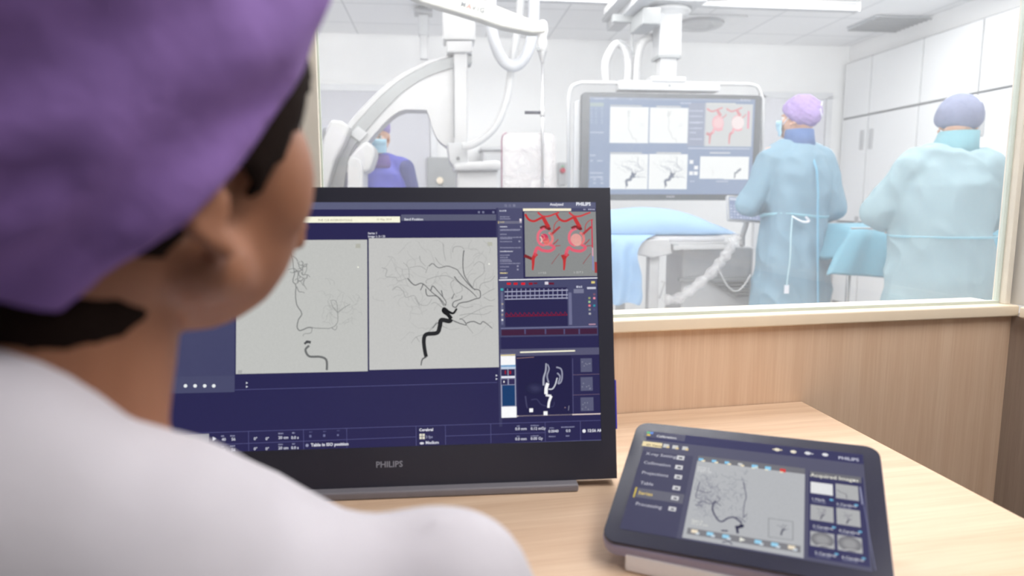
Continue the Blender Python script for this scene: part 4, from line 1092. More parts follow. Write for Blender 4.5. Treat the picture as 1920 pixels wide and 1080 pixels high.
# ---- white hoses behind
M_hose = mat('translucent_white_hose', (176, 178, 183), 0.5)
h = mk('hanging_hose', tube(bmesh.new(), spline([ob(x, y, 4.0) for x, y in ((920, -50), (921, 30), (926, 75), (942, 112), (963, 124), (984, 108), (997, 70), (1001, 20), (1000, -50))], 8), .033, 16), M_hose, None, True)
tag(h, 'thick pale hose hanging in a U behind the lettered arm', 'hose')
h = mk('hanging_hose', tube(bmesh.new(), spline([ob(x, y, 4.15) for x, y in ((978, -50), (974, 30), (966, 80), (957, 140), (950, 185), (932, 232), (908, 258), (884, 272), (866, 274))], 8), .023, 16), M_white, None, True)
tag(h, 'long white hose drooping from the ceiling down to the imaging arm', 'hose')

# ---- ceiling suspended radiation shield with lettered arm
bS = 3.5
arm = thing('shield_arm', 'white lettered ceiling arm ending in a vertical steel rod', 'support arm', ob(1017, 60, bS))
AT = [(560, -110), (640, -130), (880, -12), (985, 31), (1014, 40), (1022, 48), (1024, 60), (1000, 62), (940, 50), (900, 36), (790, 3)]
mk('spring_arm', opoly(bmesh.new(), AT, bS - .04, .085), mat('warm_white_enamel', (164, 163, 158), 0.5), arm, bevel=0.012)
p = ob(863, 11, bS - .041); q = ob(908, 25, bS - .041)
LM = frame(p, q - p, UZ)
for k, (ch, cx0) in enumerate((('M', 0), ('A', .031), ('V', .057), ('I', .084), ('G', .096))):
    mk('brand_letter', textmesh(ch, LM @ Matrix.Translation((cx0, 0, .001)), .024, .002, .02, 'LEFT'), mat('dusty_red', (176, 84, 76), 0.5) if ch == 'A' else mat('dark_grey_print', (92, 94, 98), 0.6), arm)
px_ = lambda y, x=1017: ob(x, y, bS)
mk('knuckle', lathe(bmesh.new(), px_(38), (0, 0, -1), [(.012, 0), (.024, .01), (.03, .05), (.026, .075), (.022, .08), (.022, .09), (.025, .095), (.025, .155)], 24), M_white, arm, True)
mk('cone_socket', lathe(bmesh.new(), px_(93), (0, 0, -1), [(.024, 0), (.024, .01), (.009, .062), (.0085, .066)], 24), M_steel, arm, True)
mk('rod', tube(bmesh.new(), [px_(112), px_(430)], .0075, 12), M_steel, arm, True)
mk('clamp', lathe(bmesh.new(), px_(205), (0, 0, -1), [(.012, 0), (.013, .01), (.013, .03), (.012, .035)], 16), M_white, arm, True)
mk('handle', tube(bmesh.new(), [px_(211), ob(984, 211, bS)], .0085, 12), M_dark, arm, True)
mk('lock_screw', lathe(bmesh.new(), ob(1009, 92, bS - .03), -ey, [(.01, 0), (.01, .01)], 12), M_seam, arm)
mk('ceiling_post', tube(bmesh.new(), [ob(600, -115, bS), Vector((ob(600, -115, bS).x, ob(600, -115, bS).y, hO))], .05, 20), M_white, arm, True)


def film(name, rgb, a, rough=0.3):
    m = bpy.data.materials.new(name); m.use_nodes = True
    nt = m.node_tree; N = nt.nodes; L = nt.links; p = N['Principled BSDF']
    p.inputs['Base Color'].default_value = lin(rgb); p.inputs['Roughness'].default_value = rough
    tc = N.new('ShaderNodeTexCoord'); nz = N.new('ShaderNodeTexNoise'); nz.inputs['Scale'].default_value = 9; nz.inputs['Detail'].default_value = 6; nz.inputs['Distortion'].default_value = 1.5
    mr = N.new('ShaderNodeMapRange'); mr.inputs['From Min'].default_value = .35; mr.inputs['From Max'].default_value = .7; mr.inputs['To Min'].default_value = a * .6; mr.inputs['To Max'].default_value = min(1, a * 1.6)
    L.new(tc.outputs['Object'], nz.inputs['Vector']); L.new(nz.outputs['Fac'], mr.inputs['Value']); L.new(mr.outputs['Result'], p.inputs['Alpha'])
    return m


M_film = film('clear_plastic_film', (236, 234, 236), .3)
sh = thing('radiation_shield', 'clear upright radiation shield wrapped in plastic film below the steel rod', 'shield', ob(990, 480, bS))
out = sp2([(940, 262), (942, 252), (950, 248)], 4) + sp2([(1030, 249), (1038, 254), (1041, 264)], 4) + [(1046, 480), (938, 480)]
mk('pane', opoly(bmesh.new(), out, bS + .03, .012), film('clear_acrylic', (240, 232, 234), .2, .1), sh)
bm = bmesh.new(); n_ = 14
g = [[bm.verts.new(ob(944 + i * 7, 252 + j * 17, bS + .015) + ey * .012 * noise.noise(Vector((i * .7, j * .5, 3)))) for i in range(n_)] for j in range(n_)]
for j in range(n_ - 1):
    for i in range(n_ - 1): bm.faces.new((g[j][i], g[j][i + 1], g[j + 1][i + 1], g[j + 1][i]))
o = mk('plastic_cover', bm, M_film, sh, True); s_ = o.modifiers.new('s', 'SOLIDIFY'); s_.thickness = .001
mk('edge_strip', tube(bmesh.new(), [ob(940.5, 480, bS + .03), ob(940.5, 262, bS + .03), ob(943, 253, bS + .03), ob(950, 248.5, bS + .03)], .004, 8), mat('plum_rubber', (150, 112, 128), 0.5), sh, True)

# ---- things on the far wall
def wallbox(name, x0, y0, x1, y1, t_, m, label, cat, extra=None):
    bm, (a0_, a1_, z0, z1) = on_back(x0, y0, x1, y1, t_, m, name)
    t = thing(name, label, cat, Of((a0_ + a1_) / 2, bF - .0, z0))
    mk('housing', bm, m, t, bevel=0.006)
    if extra: extra(t, a0_, a1_, z0, z1)
    return t


def ex1(t, a0_, a1_, z0, z1):
    for (dx, dz, r, m) in ((.12, -.22, .035, M_cream), (.12, -.30, .03, M_grey)):
        mk('socket', lathe(bmesh.new(), Of(a0_ + dx, bF - .1, z1 + dz), -ey, [(r, 0), (r, .02), (r * .6, .025)], 16), m, t, True)
wallbox('service_panel', 801, 296, 872, 372, .1, M_grey, 'grey wall service panel right of the lilac door', 'wall panel', ex1)
def ex2(t, a0_, a1_, z0, z1):
    mk('red_knob', lathe(bmesh.new(), Of((a0_ + a1_) / 2, bF - .06, (z0 + z1) / 2 + .03), -ey, [(.028, 0), (.024, .03)], 14), mat('red_plastic', (206, 44, 74), 0.4), t, True)
    mk('indicator', boxf(OF, ((a0_ + a1_) / 2, bF - .065, z1 - .04), (.03, .01, .02)), mat('green_plastic', (130, 180, 140), 0.4), t)
wallbox('gas_outlet', 1045, 305, 1060, 347, .06, M_lgrey, 'small grey wall outlet with a red knob', 'wall outlet', ex2)
# counter unit seen below the shield, left of the hanging screen
ct = thing('instrument_cart', 'white equipment cabinet standing beyond the shield against the far wall', 'cabinet', Of(ob(975, 400, 6.2).dot(ex), 6.2, 0))
p0, p1 = ob(905, 282, 6.2), ob(1010, 340, 6.2)
mk('cabinet_body', boxf(OF, ((p0 + p1).dot(ex) / 2, 6.38, p0.z / 2), ((p1 - p0).dot(ex), .4, p0.z)), M_white, ct, bevel=0.01)
mk('worktop', boxf(OF, ((p0 + p1).dot(ex) / 2, 6.37, p0.z + .015), ((p1 - p0).dot(ex) + .04, .44, .03)), M_lgrey, ct, bevel=0.005)
for k in range(2): mk('drawer', boxf(OF, ((p0 + p1).dot(ex) / 2, 6.175, p0.z - .14 - k * .24), ((p1 - p0).dot(ex) - .04, .012, .2)), M_lgrey, ct, bevel=0.003)

# ---- patient table
bT = 4.15
pt = thing('patient_table', 'white wheeled patient table with steel side rail beneath the blue drape', 'table', Of(ob(1240, 500, bT).dot(ex), bT + .25, 0))
zT = ob(1290, 452, bT).z
aL, aRt = ob(1000, 452, bT).dot(ex), ob(1372, 452, bT).dot(ex)
mk('tabletop', boxf(OF, ((aL + aRt) / 2, bT + .28, zT - .03), (aRt - aL, .52, .05)), M_white, pt, bevel=0.015)
mk('mattress', boxf(OF, ((aL + aRt) / 2 - .01, bT + .28, zT + .012), (aRt - aL - .04, .5, .04)), mat('pale_mattress', (222, 222, 226), 0.6), pt, bevel=0.012)
p0, p1 = ob(1262, 459, bT - .03), ob(1370, 468, bT - .03)
mk('side_rail', boxf(OF, ((p0 + p1).dot(ex) / 2, bT - .03, (p0.z + p1.z) / 2), ((p1 - p0).dot(ex), .012, .028)), M_white, pt, bevel=0.003)
for x in (1265, 1364): mk('rail_bracket', boxf(OF, (ob(x, 463, bT).dot(ex), bT - .01, (p0.z + p1.z) / 2), (.03, .05, .04)), M_grey, pt, bevel=0.003)
mk('side_cover', opoly(bmesh.new(), [(1165, 452), (1255, 448), (1262, 476), (1225, 484), (1196, 478)], bT - .015, .03), M_white, pt, bevel=0.008)
p0 = ob(1229, 480, bT)
mk('support_leg', boxf(OF, (p0.dot(ex), bT + .05, (zT - .05) / 2), (.07, .07, zT - .05)), M_white, pt, bevel=0.008)
p1 = ob(1172, 480, bT + .35)
mk('support_leg', boxf(OF, (p1.dot(ex), bT + .45, (zT - .05) / 2), (.06, .06, zT - .05)), M_lgrey, pt, bevel=0.008)
a2 = ob(1330, 520, bT + .3).dot(ex)
mk('lift_column', boxf(OF, (a2, bT + .33, (zT - .05) / 2 + .1), (.5, .34, zT - .25)), M_lgrey, pt, bevel=0.02)
mk('pedestal', boxf(OF, (a2 + .1, bT + .28, .17), (.7, .52, .3)), M_white, pt, bevel=0.04)
bm = bmesh.new()
for k in range(6): opoly(bm, [(1330 + k * 9, 527 + k * 5.4), (1404, 525 + k * 5.6), (1404, 527.5 + k * 5.6), (1337 + k * 9, 531 + k * 5.4)], bT + .13, .02)
mk('bellows', bm, M_seam, pt)
mk('lower_frame', boxf(OF, (a2, bT + .15, .63), (.55, .04, .02)), M_grey, pt)
bm = bmesh.new(); tube(bm, [ob(1236, 560, bT - .02), ob(1247, 528, bT - .03), ob(1240, 528, bT - .02)], .006, 8); mk('release_lever', bm, M_white, pt, True)
# plastic sleeves and cable
sl = mk('plastic_sleeve', tube(bmesh.new(), spline([ob(x, y, bT - .08) for x, y in ((1245, 562), (1270, 560), (1300, 540), (1330, 515), (1352, 490), (1366, 470), (1376, 452), (1384, 440))], 5), [.02 + .018 * abs(math.sin(i * .9)) for i in range(36)], 10), M_film, None, True)
tag(sl, 'crumpled clear plastic sleeve slanting along the patient table side', 'plastic sleeve')
cb = mk('white_cable', tube(bmesh.new(), spline([ob(x, y, bT - .17) for x, y in ((1345, 500), (1352, 514), (1362, 532), (1372, 543), (1384, 545), (1396, 534), (1408, 515))], 6), .005, 8), M_white, None, True)
tag(cb, 'thin white cable looping beside the seated-height table pedestal'.replace('seated-height ', ''), 'cable')

# blue drapes
def drape_mat(name, rgb, tr=0.25):
    m = mat(name, rgb, 0.65, bump=0.25, bscale=22, var=0.04, scale=5)
    return m


M_blue = drape_mat('light_blue_drape', (142, 176, 210)); M_teal = drape_mat('teal_drape', (104, 158, 178)); M_gown = mat('aqua_gown', (116, 148, 166), 0.65, var=0.03, scale=5, bump=0.3, bscale=14)
prof = [(1000, 399), (1060, 396), (1120, 395), (1150, 394), (1185, 389), (1215, 387), (1245, 390), (1280, 398), (1310, 409), (1340, 423), (1358, 433), (1370, 441)]
rings = []
for i, (x, y) in enumerate(prof):
    p = ob(x, y, bT + .28); a_ = p.dot(ex); hgt = p.z - zT - .03
    r_ = []
    wv = .25 if i < 9 else .25 - (i - 8) * .03
    for k in range(15):
        th_ = PI * k / 14
        c_ = math.cos(th_)
        r_.append(Of(a_ + .01 * math.sin(k * 2), bT + .28 + wv * c_ * 1.05, zT + .03 + max(.004, hgt * math.sin(th_) ** .8 + .006 * math.sin(k * 1.7 + i))))
    rings.append(r_ + [Of(a_, bT + .28 - wv * .9, zT + .035), Of(a_, bT + .28 + wv * .9, zT + .035)])
rings2 = []
for r_ in rings: rings2.append(r_)
bm = loft(bmesh.new(), rings2); o = mk('surgical_drape', bm, M_blue, None, True); ss = o.modifiers.new('s', 'SUBSURF'); ss.levels = ss.render_levels = 2
tag(o, 'light blue sheet mounded over the patient table below the hanging screen', 'drape')
bm = bmesh.new()
edges = [(430, 1000, 1262), (452, 1000, 1212), (470, 1000, 1192), (495, 1000, 1197), (515, 1000, 1203), (540, 1000, 1201), (556, 1000, 1205), (572, 1000, 1200)]
g = []
for j, (y, xa, xb) in enumerate(edges):
    row = []
    for i in range(30):
        f_ = i / 29; x = xa + (xb - xa) * f_
        yy = y + (8 * (f_ - 1) if j > 4 else 0) + (3 * math.sin(i * .9) if j == 7 else 0)
        p = ob(x, yy, bT - .045 - .05 * min(1, j / 3)) + ey * (.022 * math.sin(f_ * 34 + j * .5) * min(1, j / 3))
        if j == 0: p = Of(p.dot(ex), bT + .09, zT + .045 + .006)
        if j == 1: p = Of(p.dot(ex), bT - .05, zT + .03)
        row.append(bm.verts.new(p))
    g.append(row)
for j in range(len(g) - 1):
    for i in range(29): bm.faces.new((g[j][i], g[j][i + 1], g[j + 1][i + 1], g[j + 1][i]))
o = mk('hanging_drape', bm, M_blue, None, True); s_ = o.modifiers.new('t', 'SOLIDIFY'); s_.thickness = .003; s_.offset = 1; ss = o.modifiers.new('s', 'SUBSURF'); ss.levels = ss.render_levels = 2
tag(o, 'light blue cloth hanging in folds off the patient table side', 'drape')

# ---- control module on an arm beside the surgeon
bK = 4.12
cm = thing('bedside_touch_panel', 'small tilted touch panel with a lit blue display at the surgeon\'s elbow', 'touch panel', ob(1388, 420, bK))
p0, p1, p2 = ob(1357, 366, bK), ob(1371, 413, bK - .05), ob(1425, 370, bK)
KM = frame((p0 + (p1 - p0) / 2 + (p2 - p0) / 2), p2 - p0, p0 - p1)
kw, kh = (p2 - p0).length, (p0 - p1).length
mk('housing', slab(bmesh.new(), KM, kw, kh, .012, -.025, 0, 5), M_lgrey, cm, bevel=0.004)
S = Display(KM @ Matrix.Translation((0, 0, .0005)))
S.uv(-kw / 2 + .012, -kh / 2 + .012, kw / 2 - .012, kh / 2 - .012, (140, 155, 190)); S.up(); S.uv(-kw / 2 + .016, kh / 2 - .032, kw / 2 - .016, kh / 2 - .018, (214, 220, 236))
for i in range(9):
    for j in range(5): S.uv(-kw / 2 + .018 + i * .021, -kh / 2 + .018 + j * .019, -kw / 2 + .031 + i * .021, -kh / 2 + .028 + j * .019, (176, 186, 214) if (i + j) % 3 else (208, 214, 232))
S.done('screen', cm)
bm = bmesh.new(); tube(bm, [KM @ V(0, -.02, -.02), KM @ V(.03, -.08, -.06), Of(ob(1405, 440, bK).dot(ex), bK + .1, .92), Of(ob(1398, 462, bK).dot(ex), bT + .02, zT - .03)], .018, 12)
mk('support_arm', bm, M_white, cm, True)

# ---- instrument table on the right under a teal drape
bI = 3.55
it = thing('instrument_table', 'long steel instrument table behind the stooped surgeon', 'table', Of(ob(1740, 430, bI).dot(ex), bI + .25, 0))
zI = ob(1640, 425, bI).z
aI0, aI1 = ob(1602, 425, bI).dot(ex), ob(1925, 425, bI).dot(ex)
mk('tabletop', boxf(OF, ((aI0 + aI1) / 2, bI + .27, zI - .02), (aI1 - aI0, .5, .03)), M_steel, it, bevel=0.004)
for a_, b_ in ((ob(1592, 550, bI).dot(ex) + .03, bI + .06), (ob(1592, 550, bI).dot(ex) + .03, bI + .48), (aI1 - .05, bI + .06), (aI1 - .05, bI + .48)):
    mk('leg', tube(bmesh.new(), [Of(a_, b_, 0.03), Of(a_, b_, zI - .03)], .013, 12), M_steel, it, True)
    mk('castor', lathe(bmesh.new(), Of(a_ - .012, b_, .035), ex, [(.035, 0), (.035, .024)], 16), M_dark, it, True)
bm = bmesh.new(); rows = []
nx = 60
for j, (fb, dz) in enumerate(((.56, -.12), (.55, 0.0), (.28, .006), (.0, .0), (-.015, -.06), (-.03, -.16), (-.04, -.27))):
    row = []
    for i in range(nx + 1):
        f_ = i / nx; a_ = aI0 + (aI1 - aI0) * f_
        if j >= 4: a_ -= (1 - min(1, f_ * 4)) * .05 * (j - 3); dz_ = dz - .05 * min(1, f_ * 2.5) * (j - 3) / 3
        else: dz_ = dz
        row.append(bm.verts.new(Of(a_, bI + fb + (.014 * math.sin(i * .8 + j * .4) * min(1, max(0, j - 3))), zI + .004 + dz_)))
    rows.append(row)
for j in range(len(rows) - 1):
    for i in range(nx): bm.faces.new((rows[j][i], rows[j][i + 1], rows[j + 1][i + 1], rows[j + 1][i]))
# left end flap
prev = [rows[j][0] for j in range(len(rows))]
fl = [bm.verts.new(v.co + Vector(Of(-.09, 0, -.22)) if j < 4 else v.co + Vector(Of(-.02, .02, -.03))) for j, v in enumerate(prev)]
for j in range(len(prev) - 1): bm.faces.new((prev[j], fl[j], fl[j + 1], prev[j + 1]))
o = mk('table_drape', bm, M_teal, None, True); s_ = o.modifiers.new('t', 'SOLIDIFY'); s_.thickness = .003; s_.offset = 1; ss = o.modifiers.new('s', 'SUBSURF'); ss.levels = ss.render_levels = 1
tag(o, 'teal sheet draped over the instrument table with its left corner hanging', 'drape')
bs = thing('basin_stand', 'low side trolley under a bright blue cloth between the two surgeons', 'trolley', Of(ob(1565, 450, 4.1).dot(ex), 4.1, 0))
p0, p1 = ob(1530, 441, 4.0), ob(1600, 486, 4.0)
mk('cloth', boxf(OF, ((p0 + p1).dot(ex) / 2, 4.3, (p0.z + p1.z) / 2), ((p1 - p0).dot(ex), .4, p0.z - p1.z)), M_blue, bs, bevel=0.02)
for sa in (-.08, .08):
    for sb in (-.15, .15): mk('leg', tube(bmesh.new(), [Of((p0 + p1).dot(ex) / 2 + sa, 4.3 + sb, 0), Of((p0 + p1).dot(ex) / 2 + sa, 4.3 + sb, p1.z + .02)], .012, 10), M_steel, bs, True)

# ================================================================== PEOPLE
M_skin = mat('brown_skin', (158, 108, 82), 0.5, sss=0.12, var=0.03, scale=30)
M_skin2 = mat('light_skin', (204, 160, 136), 0.5, sss=0.1)
M_cap = mat('lilac_cap', (152, 130, 180), 0.8, bump=0.35, bscale=60, var=0.12, scale=50)
M_scrub = mat('navy_scrubs', (60, 78, 128), 0.8)
M_maskb = mat('pale_blue_mask', (176, 214, 232), 0.7)
M_tie = mat('white_tape', (232, 232, 240), 0.7)
M_hair = mat('dark_hair', (30, 20, 17), 0.9, bump=0.15, bscale=160, spec=0.1)
M_eye = mat('eye_white', (225, 222, 218), 0.2); M_iris = mat('dark_iris', (40, 28, 22), 0.2)


def head(bm, M, nose=1.0, ear=True, jaw=1.0, neck=True):
    ell(bm, (0, -.012, .04), (.076, .096, .085), M); ell(bm, (0, .028, -.02), (.060, .066, .074), M)
    ell(bm, (0, -.035, -.02), (.06, .06, .06), M)
    for s in (-1, 1):
        cap2(bm, (s * .050, .0, -.045), .022, (s * .014, .072 * jaw, -.045 - .043 * jaw), .018, M)
        ell(bm, (s * .036, .06, -.012), (.022, .02, .02), M)
        ell(bm, (s * .026, .083, .026), (.024, .012, .008), M)
        if ear:
            ell(bm, (s * .078, -.008, -.002), (.008, .017, .030), M @ Matrix.Rotation(s * -.25, 4, 'Z'))
            ell(bm, (s * .078, .000, -.024), (.007, .009, .012), M)
    ell(bm, (0, .074 * jaw, -.049 - .043 * jaw), (.022, .018, .016), M)
    cap2(bm, (0, .088, .018), .008, (0, .098 + .012 * nose, -.024), .012, M)
    for s in (-1, 1): ell(bm, (s * .012, .095, -.027), (.008, .010, .008), M)
    ell(bm, (0, .090, -.052), (.024, .010, .006), M); ell(bm, (0, .088, -.062), (.021, .010, .007), M)
    if neck: cap2(bm, (0, -.02, -.04), .054, (0, -.045, -.165), .058, M)


def eyes(M, parent):
    for s in (-1, 1):
        bm = ell(bmesh.new(), (s * .03, .074, .008), (.0125, .0125, .0125), M, 16); e = mk('eye', bm, M_eye, parent, True)
        mk('iris', ell(bmesh.new(), (s * .03, .0835, .008), (.0058, .004, .0058), M, 12), M_iris, e, True)


def hand(bm, wrist, d, nrm, side, s=1.0, curl=.5):
    """palm and five fingers; d: pointing direction, nrm: back of the hand, side: +1 thumb on the right of d"""
    d = Vector(d).normalized(); nrm = Vector(nrm); nrm = (nrm - d * nrm.dot(d)).normalized(); r = d.cross(nrm).normalized() * side
    w = Vector(wrist)
    M = Matrix((r, d, nrm)).transposed().to_4x4(); M.translation = w
    ell(bm, (0, .048 * s, 0), (.040 * s, .052 * s, .015 * s), M, 16)
    for k, (x, L) in enumerate(((.030, .070), (.010, .078), (-.011, .072), (-.031, .058))):
        y0_ = .088 * s - abs(x) * .25
        a = Vector((x * s, y0_, 0)); c1 = curl * (.8 + .1 * k)
        b = a + Vector((x * .12, math.cos(c1 * .6), -math.sin(c1 * .6))) * L * .5 * s; c = b + Vector((0, math.cos(c1 * 1.5), -math.sin(c1 * 1.5))) * L * .5 * s
        cap2(bm, a, .0088 * s, b, .0080 * s, M, 10); cap2(bm, b, .0080 * s, c, .0068 * s, M, 10)
    a = Vector((.030, .028, -.004)) * s; b = Vector((.058, .058, -.012)) * s; c = Vector((.064, .088, -.020)) * s
    cap2(bm, a, .013 * s, b, .010 * s, M, 10); cap2(bm, b, .010 * s, c, .0082 * s, M, 10)


def surgeon(label, base, az, sc, headM, joints, gown_rings, sleeves, capfn, skin, collar_mat, seated=False):
    """base: floor point, az: heading (0 faces +y, positive turns right), joints in local metres"""
    M = Matrix.Translation(base) @ Matrix.Rotation(-az, 4, 'Z') @ Matrix.Scale(sc, 4)
    return M


def ringpts(M, c, rx, ry, z, n=28, p=2.3):
    out = []
    for k in range(n):
        t = 2 * PI * k / n; ct, st_ = math.cos(t), math.sin(t)
        out.append(M @ Vector((c[0] + rx * (abs(ct) ** (2 / p)) * (1 if ct > 0 else -1), c[1] + ry * (abs(st_) ** (2 / p)) * (1 if st_ > 0 else -1), z)))
    return out


def standing(label, base, az, elbows, hands_, rings, hrot, group=None, gown=M_gown, collar=None, lean=0.0, capm=M_cap, skin=M_skin2, hem=.36, mask=True, sl_r=(.085, .078, .058), hoff=(0, 0), neckc=True, hz=0.0):
    M = Matrix.Translation(base) @ Matrix.Rotation(-az, 4, 'Z')
    hc = Vector((hoff[0], hoff[1] + .015, 1.615 + hz))
    HMx = M @ Matrix.Translation(hc) @ Matrix.Rotation(-hrot[0], 4, 'Z') @ Matrix.Rotation(-hrot[1], 4, 'X') @ Matrix.Rotation(hrot[2], 4, 'Y')
    bm = bmesh.new()
    head(bm, HMx)
    sh_z = 1.42 + hz * .8
    ell(bm, (0, 0, 1.25 + hz * .6), (.16, .10, .22), M); ell(bm, (0, 0, 1.06), (.145, .10, .18), M); ell(bm, (0, 0, .93), (.165, .11, .13), M)
    cap2(bm, (hoff[0] * .5, -.01, 1.40 + hz * .8), .075, (hoff[0], hoff[1] - .02, 1.50 + hz), .056, M)
    for s in (-1, 1):
        cap2(bm, (s * .05, -.01, sh_z + .01), .06, (s * .165, 0, sh_z - .01), .055, M)
        cap2(bm, (s * .09, 0, .92), .088, (s * .10, .015, .50), .058, M); cap2(bm, (s * .10, .015, .50), .056, (s * .10, -.01, .09), .038, M)
        cap2(bm, (s * .10, -.03, .045), .036, (s * .115, .13, .035), .032, M)
        e = elbows[0 if s < 0 else 1]; h_ = hands_[0 if s < 0 else 1]
        cap2(bm, (s * .175, 0, sh_z - .02), .052, e, .038, M); cap2(bm, e, .038, h_, .026, M)
        d = (Vector(h_) - Vector(e)).normalized()
        hand(bm, M @ Vector(h_), M.to_3x3() @ d, M.to_3x3() @ Vector((0, -.2, 1)), -s, 1.0, .7)
    body = blob('person', bm, .0065, skin, None, 3)
    tag(body, label, 'person', group)
    # trousers and shoes, gown, sleeves
    bm = bmesh.new()
    for s in (-1, 1): cap2(bm, (s * .085, 0, .88), .095, (s * .095, .01, .50), .08, M); cap2(bm, (s * .105, .01, .5), .085, (s * .105, -.01, .13), .07, M)
    blob('trousers', bm, .012, M_scrub, body, 4)
    for s in (-1, 1):
        bm = cap2(bmesh.new(), (s * .10, -.04, .048), .046, (s * .118, .14, .042), .040, M); mk('shoe', bm, M_white, body, True)
    bm = bmesh.new()
    loft(bm, [ringpts(M, (cx_, cy_), rx, ry, z) for z, cx_, cy_, rx, ry in rings])
    for s in (-1, 1):
        e = elbows[0 if s < 0 else 1]; h_ = hands_[0 if s < 0 else 1]
        cap2(bm, (s * .155, 0, sh_z - .03), sl_r[0], e, sl_r[1], M); cap2(bm, e, sl_r[1], Vector(e).lerp(Vector(h_), .93), sl_r[2], M)
        cap2(bm, (s * .03, -.015, sh_z + .035), .058, (s * .15, 0, sh_z - .01), .078, M)
    gw = blob('gown', bm, .010, gown, body, 5, folds(.016, 7, 1.7, ridge=.9))
    return M, HMx, body, gw


def bouffant(HMx, parent, m, c=(0, -.012, .062), r=(.098, .115, .098), cut=((0, 0, .02), (0, -.42, .9)), amp=.007, wr=24, name='cap', f=9, ridge=0):
    bm = bmesh.new(); bmesh.ops.create_icosphere(bm, subdivisions=5, radius=1.0, matrix=Matrix.Translation(c) @ Matrix.Diagonal((r[0], r[1], r[2], 1)))
    co, no = Vector(cut[0]), Vector(cut[1]).normalized()
    bmesh.ops.bisect_plane(bm, geom=bm.verts[:] + bm.edges[:] + bm.faces[:], plane_co=co, plane_no=no, clear_inner=True)
    for v in bm.verts:
        d_ = (v.co - co).dot(no); n_ = (v.co - Vector(c)).normalized()
        pinch = max(0, 1 - d_ / .03)
        v.co -= n_ * .007 * pinch ** 2
        q = v.co * f * 2
        e_ = Vector((q.x * .9 + q.z * .5, q.y * .5, q.z * 1.6 - q.y))
        v.co += n_ * amp * (noise.noise(q) + .5 * noise.noise(q * 2.3) + ridge * (1.15 - 2 * abs(noise.noise(e_)))) * min(1, d_ / .02 + .25)
    bm.transform(HMx)
    o = mk(name, bm, m, parent, True)
    s_ = o.modifiers.new('t', 'SOLIDIFY'); s_.thickness = .002
    return o


def ringcut(HMx, c, r, cut, grow=1.0, n=40):
    co, no = Vector(cut[0]), Vector(cut[1]).normalized(); C_ = Vector(c); pts = []
    u = no.orthogonal().normalized(); w = no.cross(u)
    # centre of the section
    base_ = C_ - no * (C_ - co).dot(no)
    for k in range(n):
        d = u * math.cos(2 * PI * k / n) + w * math.sin(2 * PI * k / n)
        A_ = sum((d[i] / r[i]) ** 2 for i in range(3)); B_ = 2 * sum(d[i] * (base_[i] - C_[i]) / r[i] ** 2 for i in range(3)); C2 = sum(((base_[i] - C_[i]) / r[i]) ** 2 for i in range(3)) - 1
        t = (-B_ + math.sqrt(max(0, B_ * B_ - 4 * A_ * C2))) / (2 * A_)
        pts.append(HMx @ (base_ + d * t * grow))
    return pts


def mask_on(HMx, parent, m=M_maskb):
    bm = bmesh.new(); n_, k_ = 12, 8; g = []
    for j in range(k_ + 1):
        v = j / k_; z = -.005 - .095 * v; row = []
        for i in range(n_ + 1):
            t = (i / n_ - .5) * 2 * 1.12
            rr_ = .076 + .02 * math.sin(PI * min(1, v + .25)) * math.cos(t) ** 2
            row.append(bm.verts.new(HMx @ Vector((rr_ * .95 * math.sin(t), .028 + (rr_ + .004) * math.cos(t) * (1.0 - .12 * v) + .012 * math.cos(t) ** 6, z + .006 * math.sin(v * 20)))))
        g.append(row)
    for j in range(k_):
        for i in range(n_): bm.faces.new((g[j][i], g[j][i + 1], g[j + 1][i + 1], g[j + 1][i]))
    o = mk('face_mask', bm, m, parent, True); s_ = o.modifiers.new('t', 'SOLIDIFY'); s_.thickness = .003
    return o


def band(pts, r, m, name, parent, closed=False, flat=.35):
    return mk(name, tube(bmesh.new(), spline(pts, 6, closed) if not closed else pts, r, 8, flat=flat, closed=closed), m, parent, True)


# --- surgeon in the middle, facing the hanging screen
base = ob(1489, 400, 3.9); base.z = 0
rings = [(.36, 0, 0, .245, .20), (.6, 0, 0, .235, .19), (.85, 0, 0, .215, .165), (1.02, 0, 0, .195, .15), (1.09, 0, 0, .188, .145), (1.2, 0, 0, .20, .15), (1.33, 0, 0, .205, .14), (1.42, 0, -.01, .16, .11), (1.485, 0, -.02, .075, .075)]
M1, H1, P1, G1 = standing('person seen from behind in an aqua gown and lilac cap, watching the hanging screen', base, -.10, [(-.275, .03, 1.13), (.235, -.03, 1.10)], [(-.17, .15, 1.12), (.10, .22, 1.06)], rings, (-.55, -.10, .0), hz=.015)
cutp = ((0, 0, -.006), (0, -.55, .83)); cc, rr_ = (0, -.018, .048), (.100, .114, .102)
c1 = bouffant(H1, P1, M_cap, cc, rr_, cutp, .006, ridge=.7)
mask_on(H1, P1); eyes(H1, P1)
band([H1 @ Vector(p) for p in ((.074, .05, -.03), (.086, .0, .02), (.075, -.07, .055), (.0, -.128, .06), (-.075, -.07, .055), (-.086, .0, .02), (-.074, .05, -.03))], .006, M_tie, 'mask_strap', P1)
band([H1 @ Vector(p) for p in ((.02, -.125, .11), (.0, -.132, .07), (.03, -.128, .03), (.06, -.105, .04))], .006, M_tie, 'mask_strap', P1)
def collar(M, H, parent, m, hz=.0):
    bm = bmesh.new()
    loft(bm, [ringpts(M, (0, -.01), .10, .09, 1.44 + hz, 24, 2), ringpts(M, (0, -.012), .088, .085, 1.50 + hz, 24, 2), ringpts(M, (0, -.008), .080, .082, 1.56 + hz, 24, 2), ringpts(M, (0, -.008), .06, .06, 1.56 + hz, 24, 2)])
    return mk('collar', bm, m, parent, True)
collar(M1, H1, P1, mat('navy_collar', (70, 98, 146), 0.8), .015)
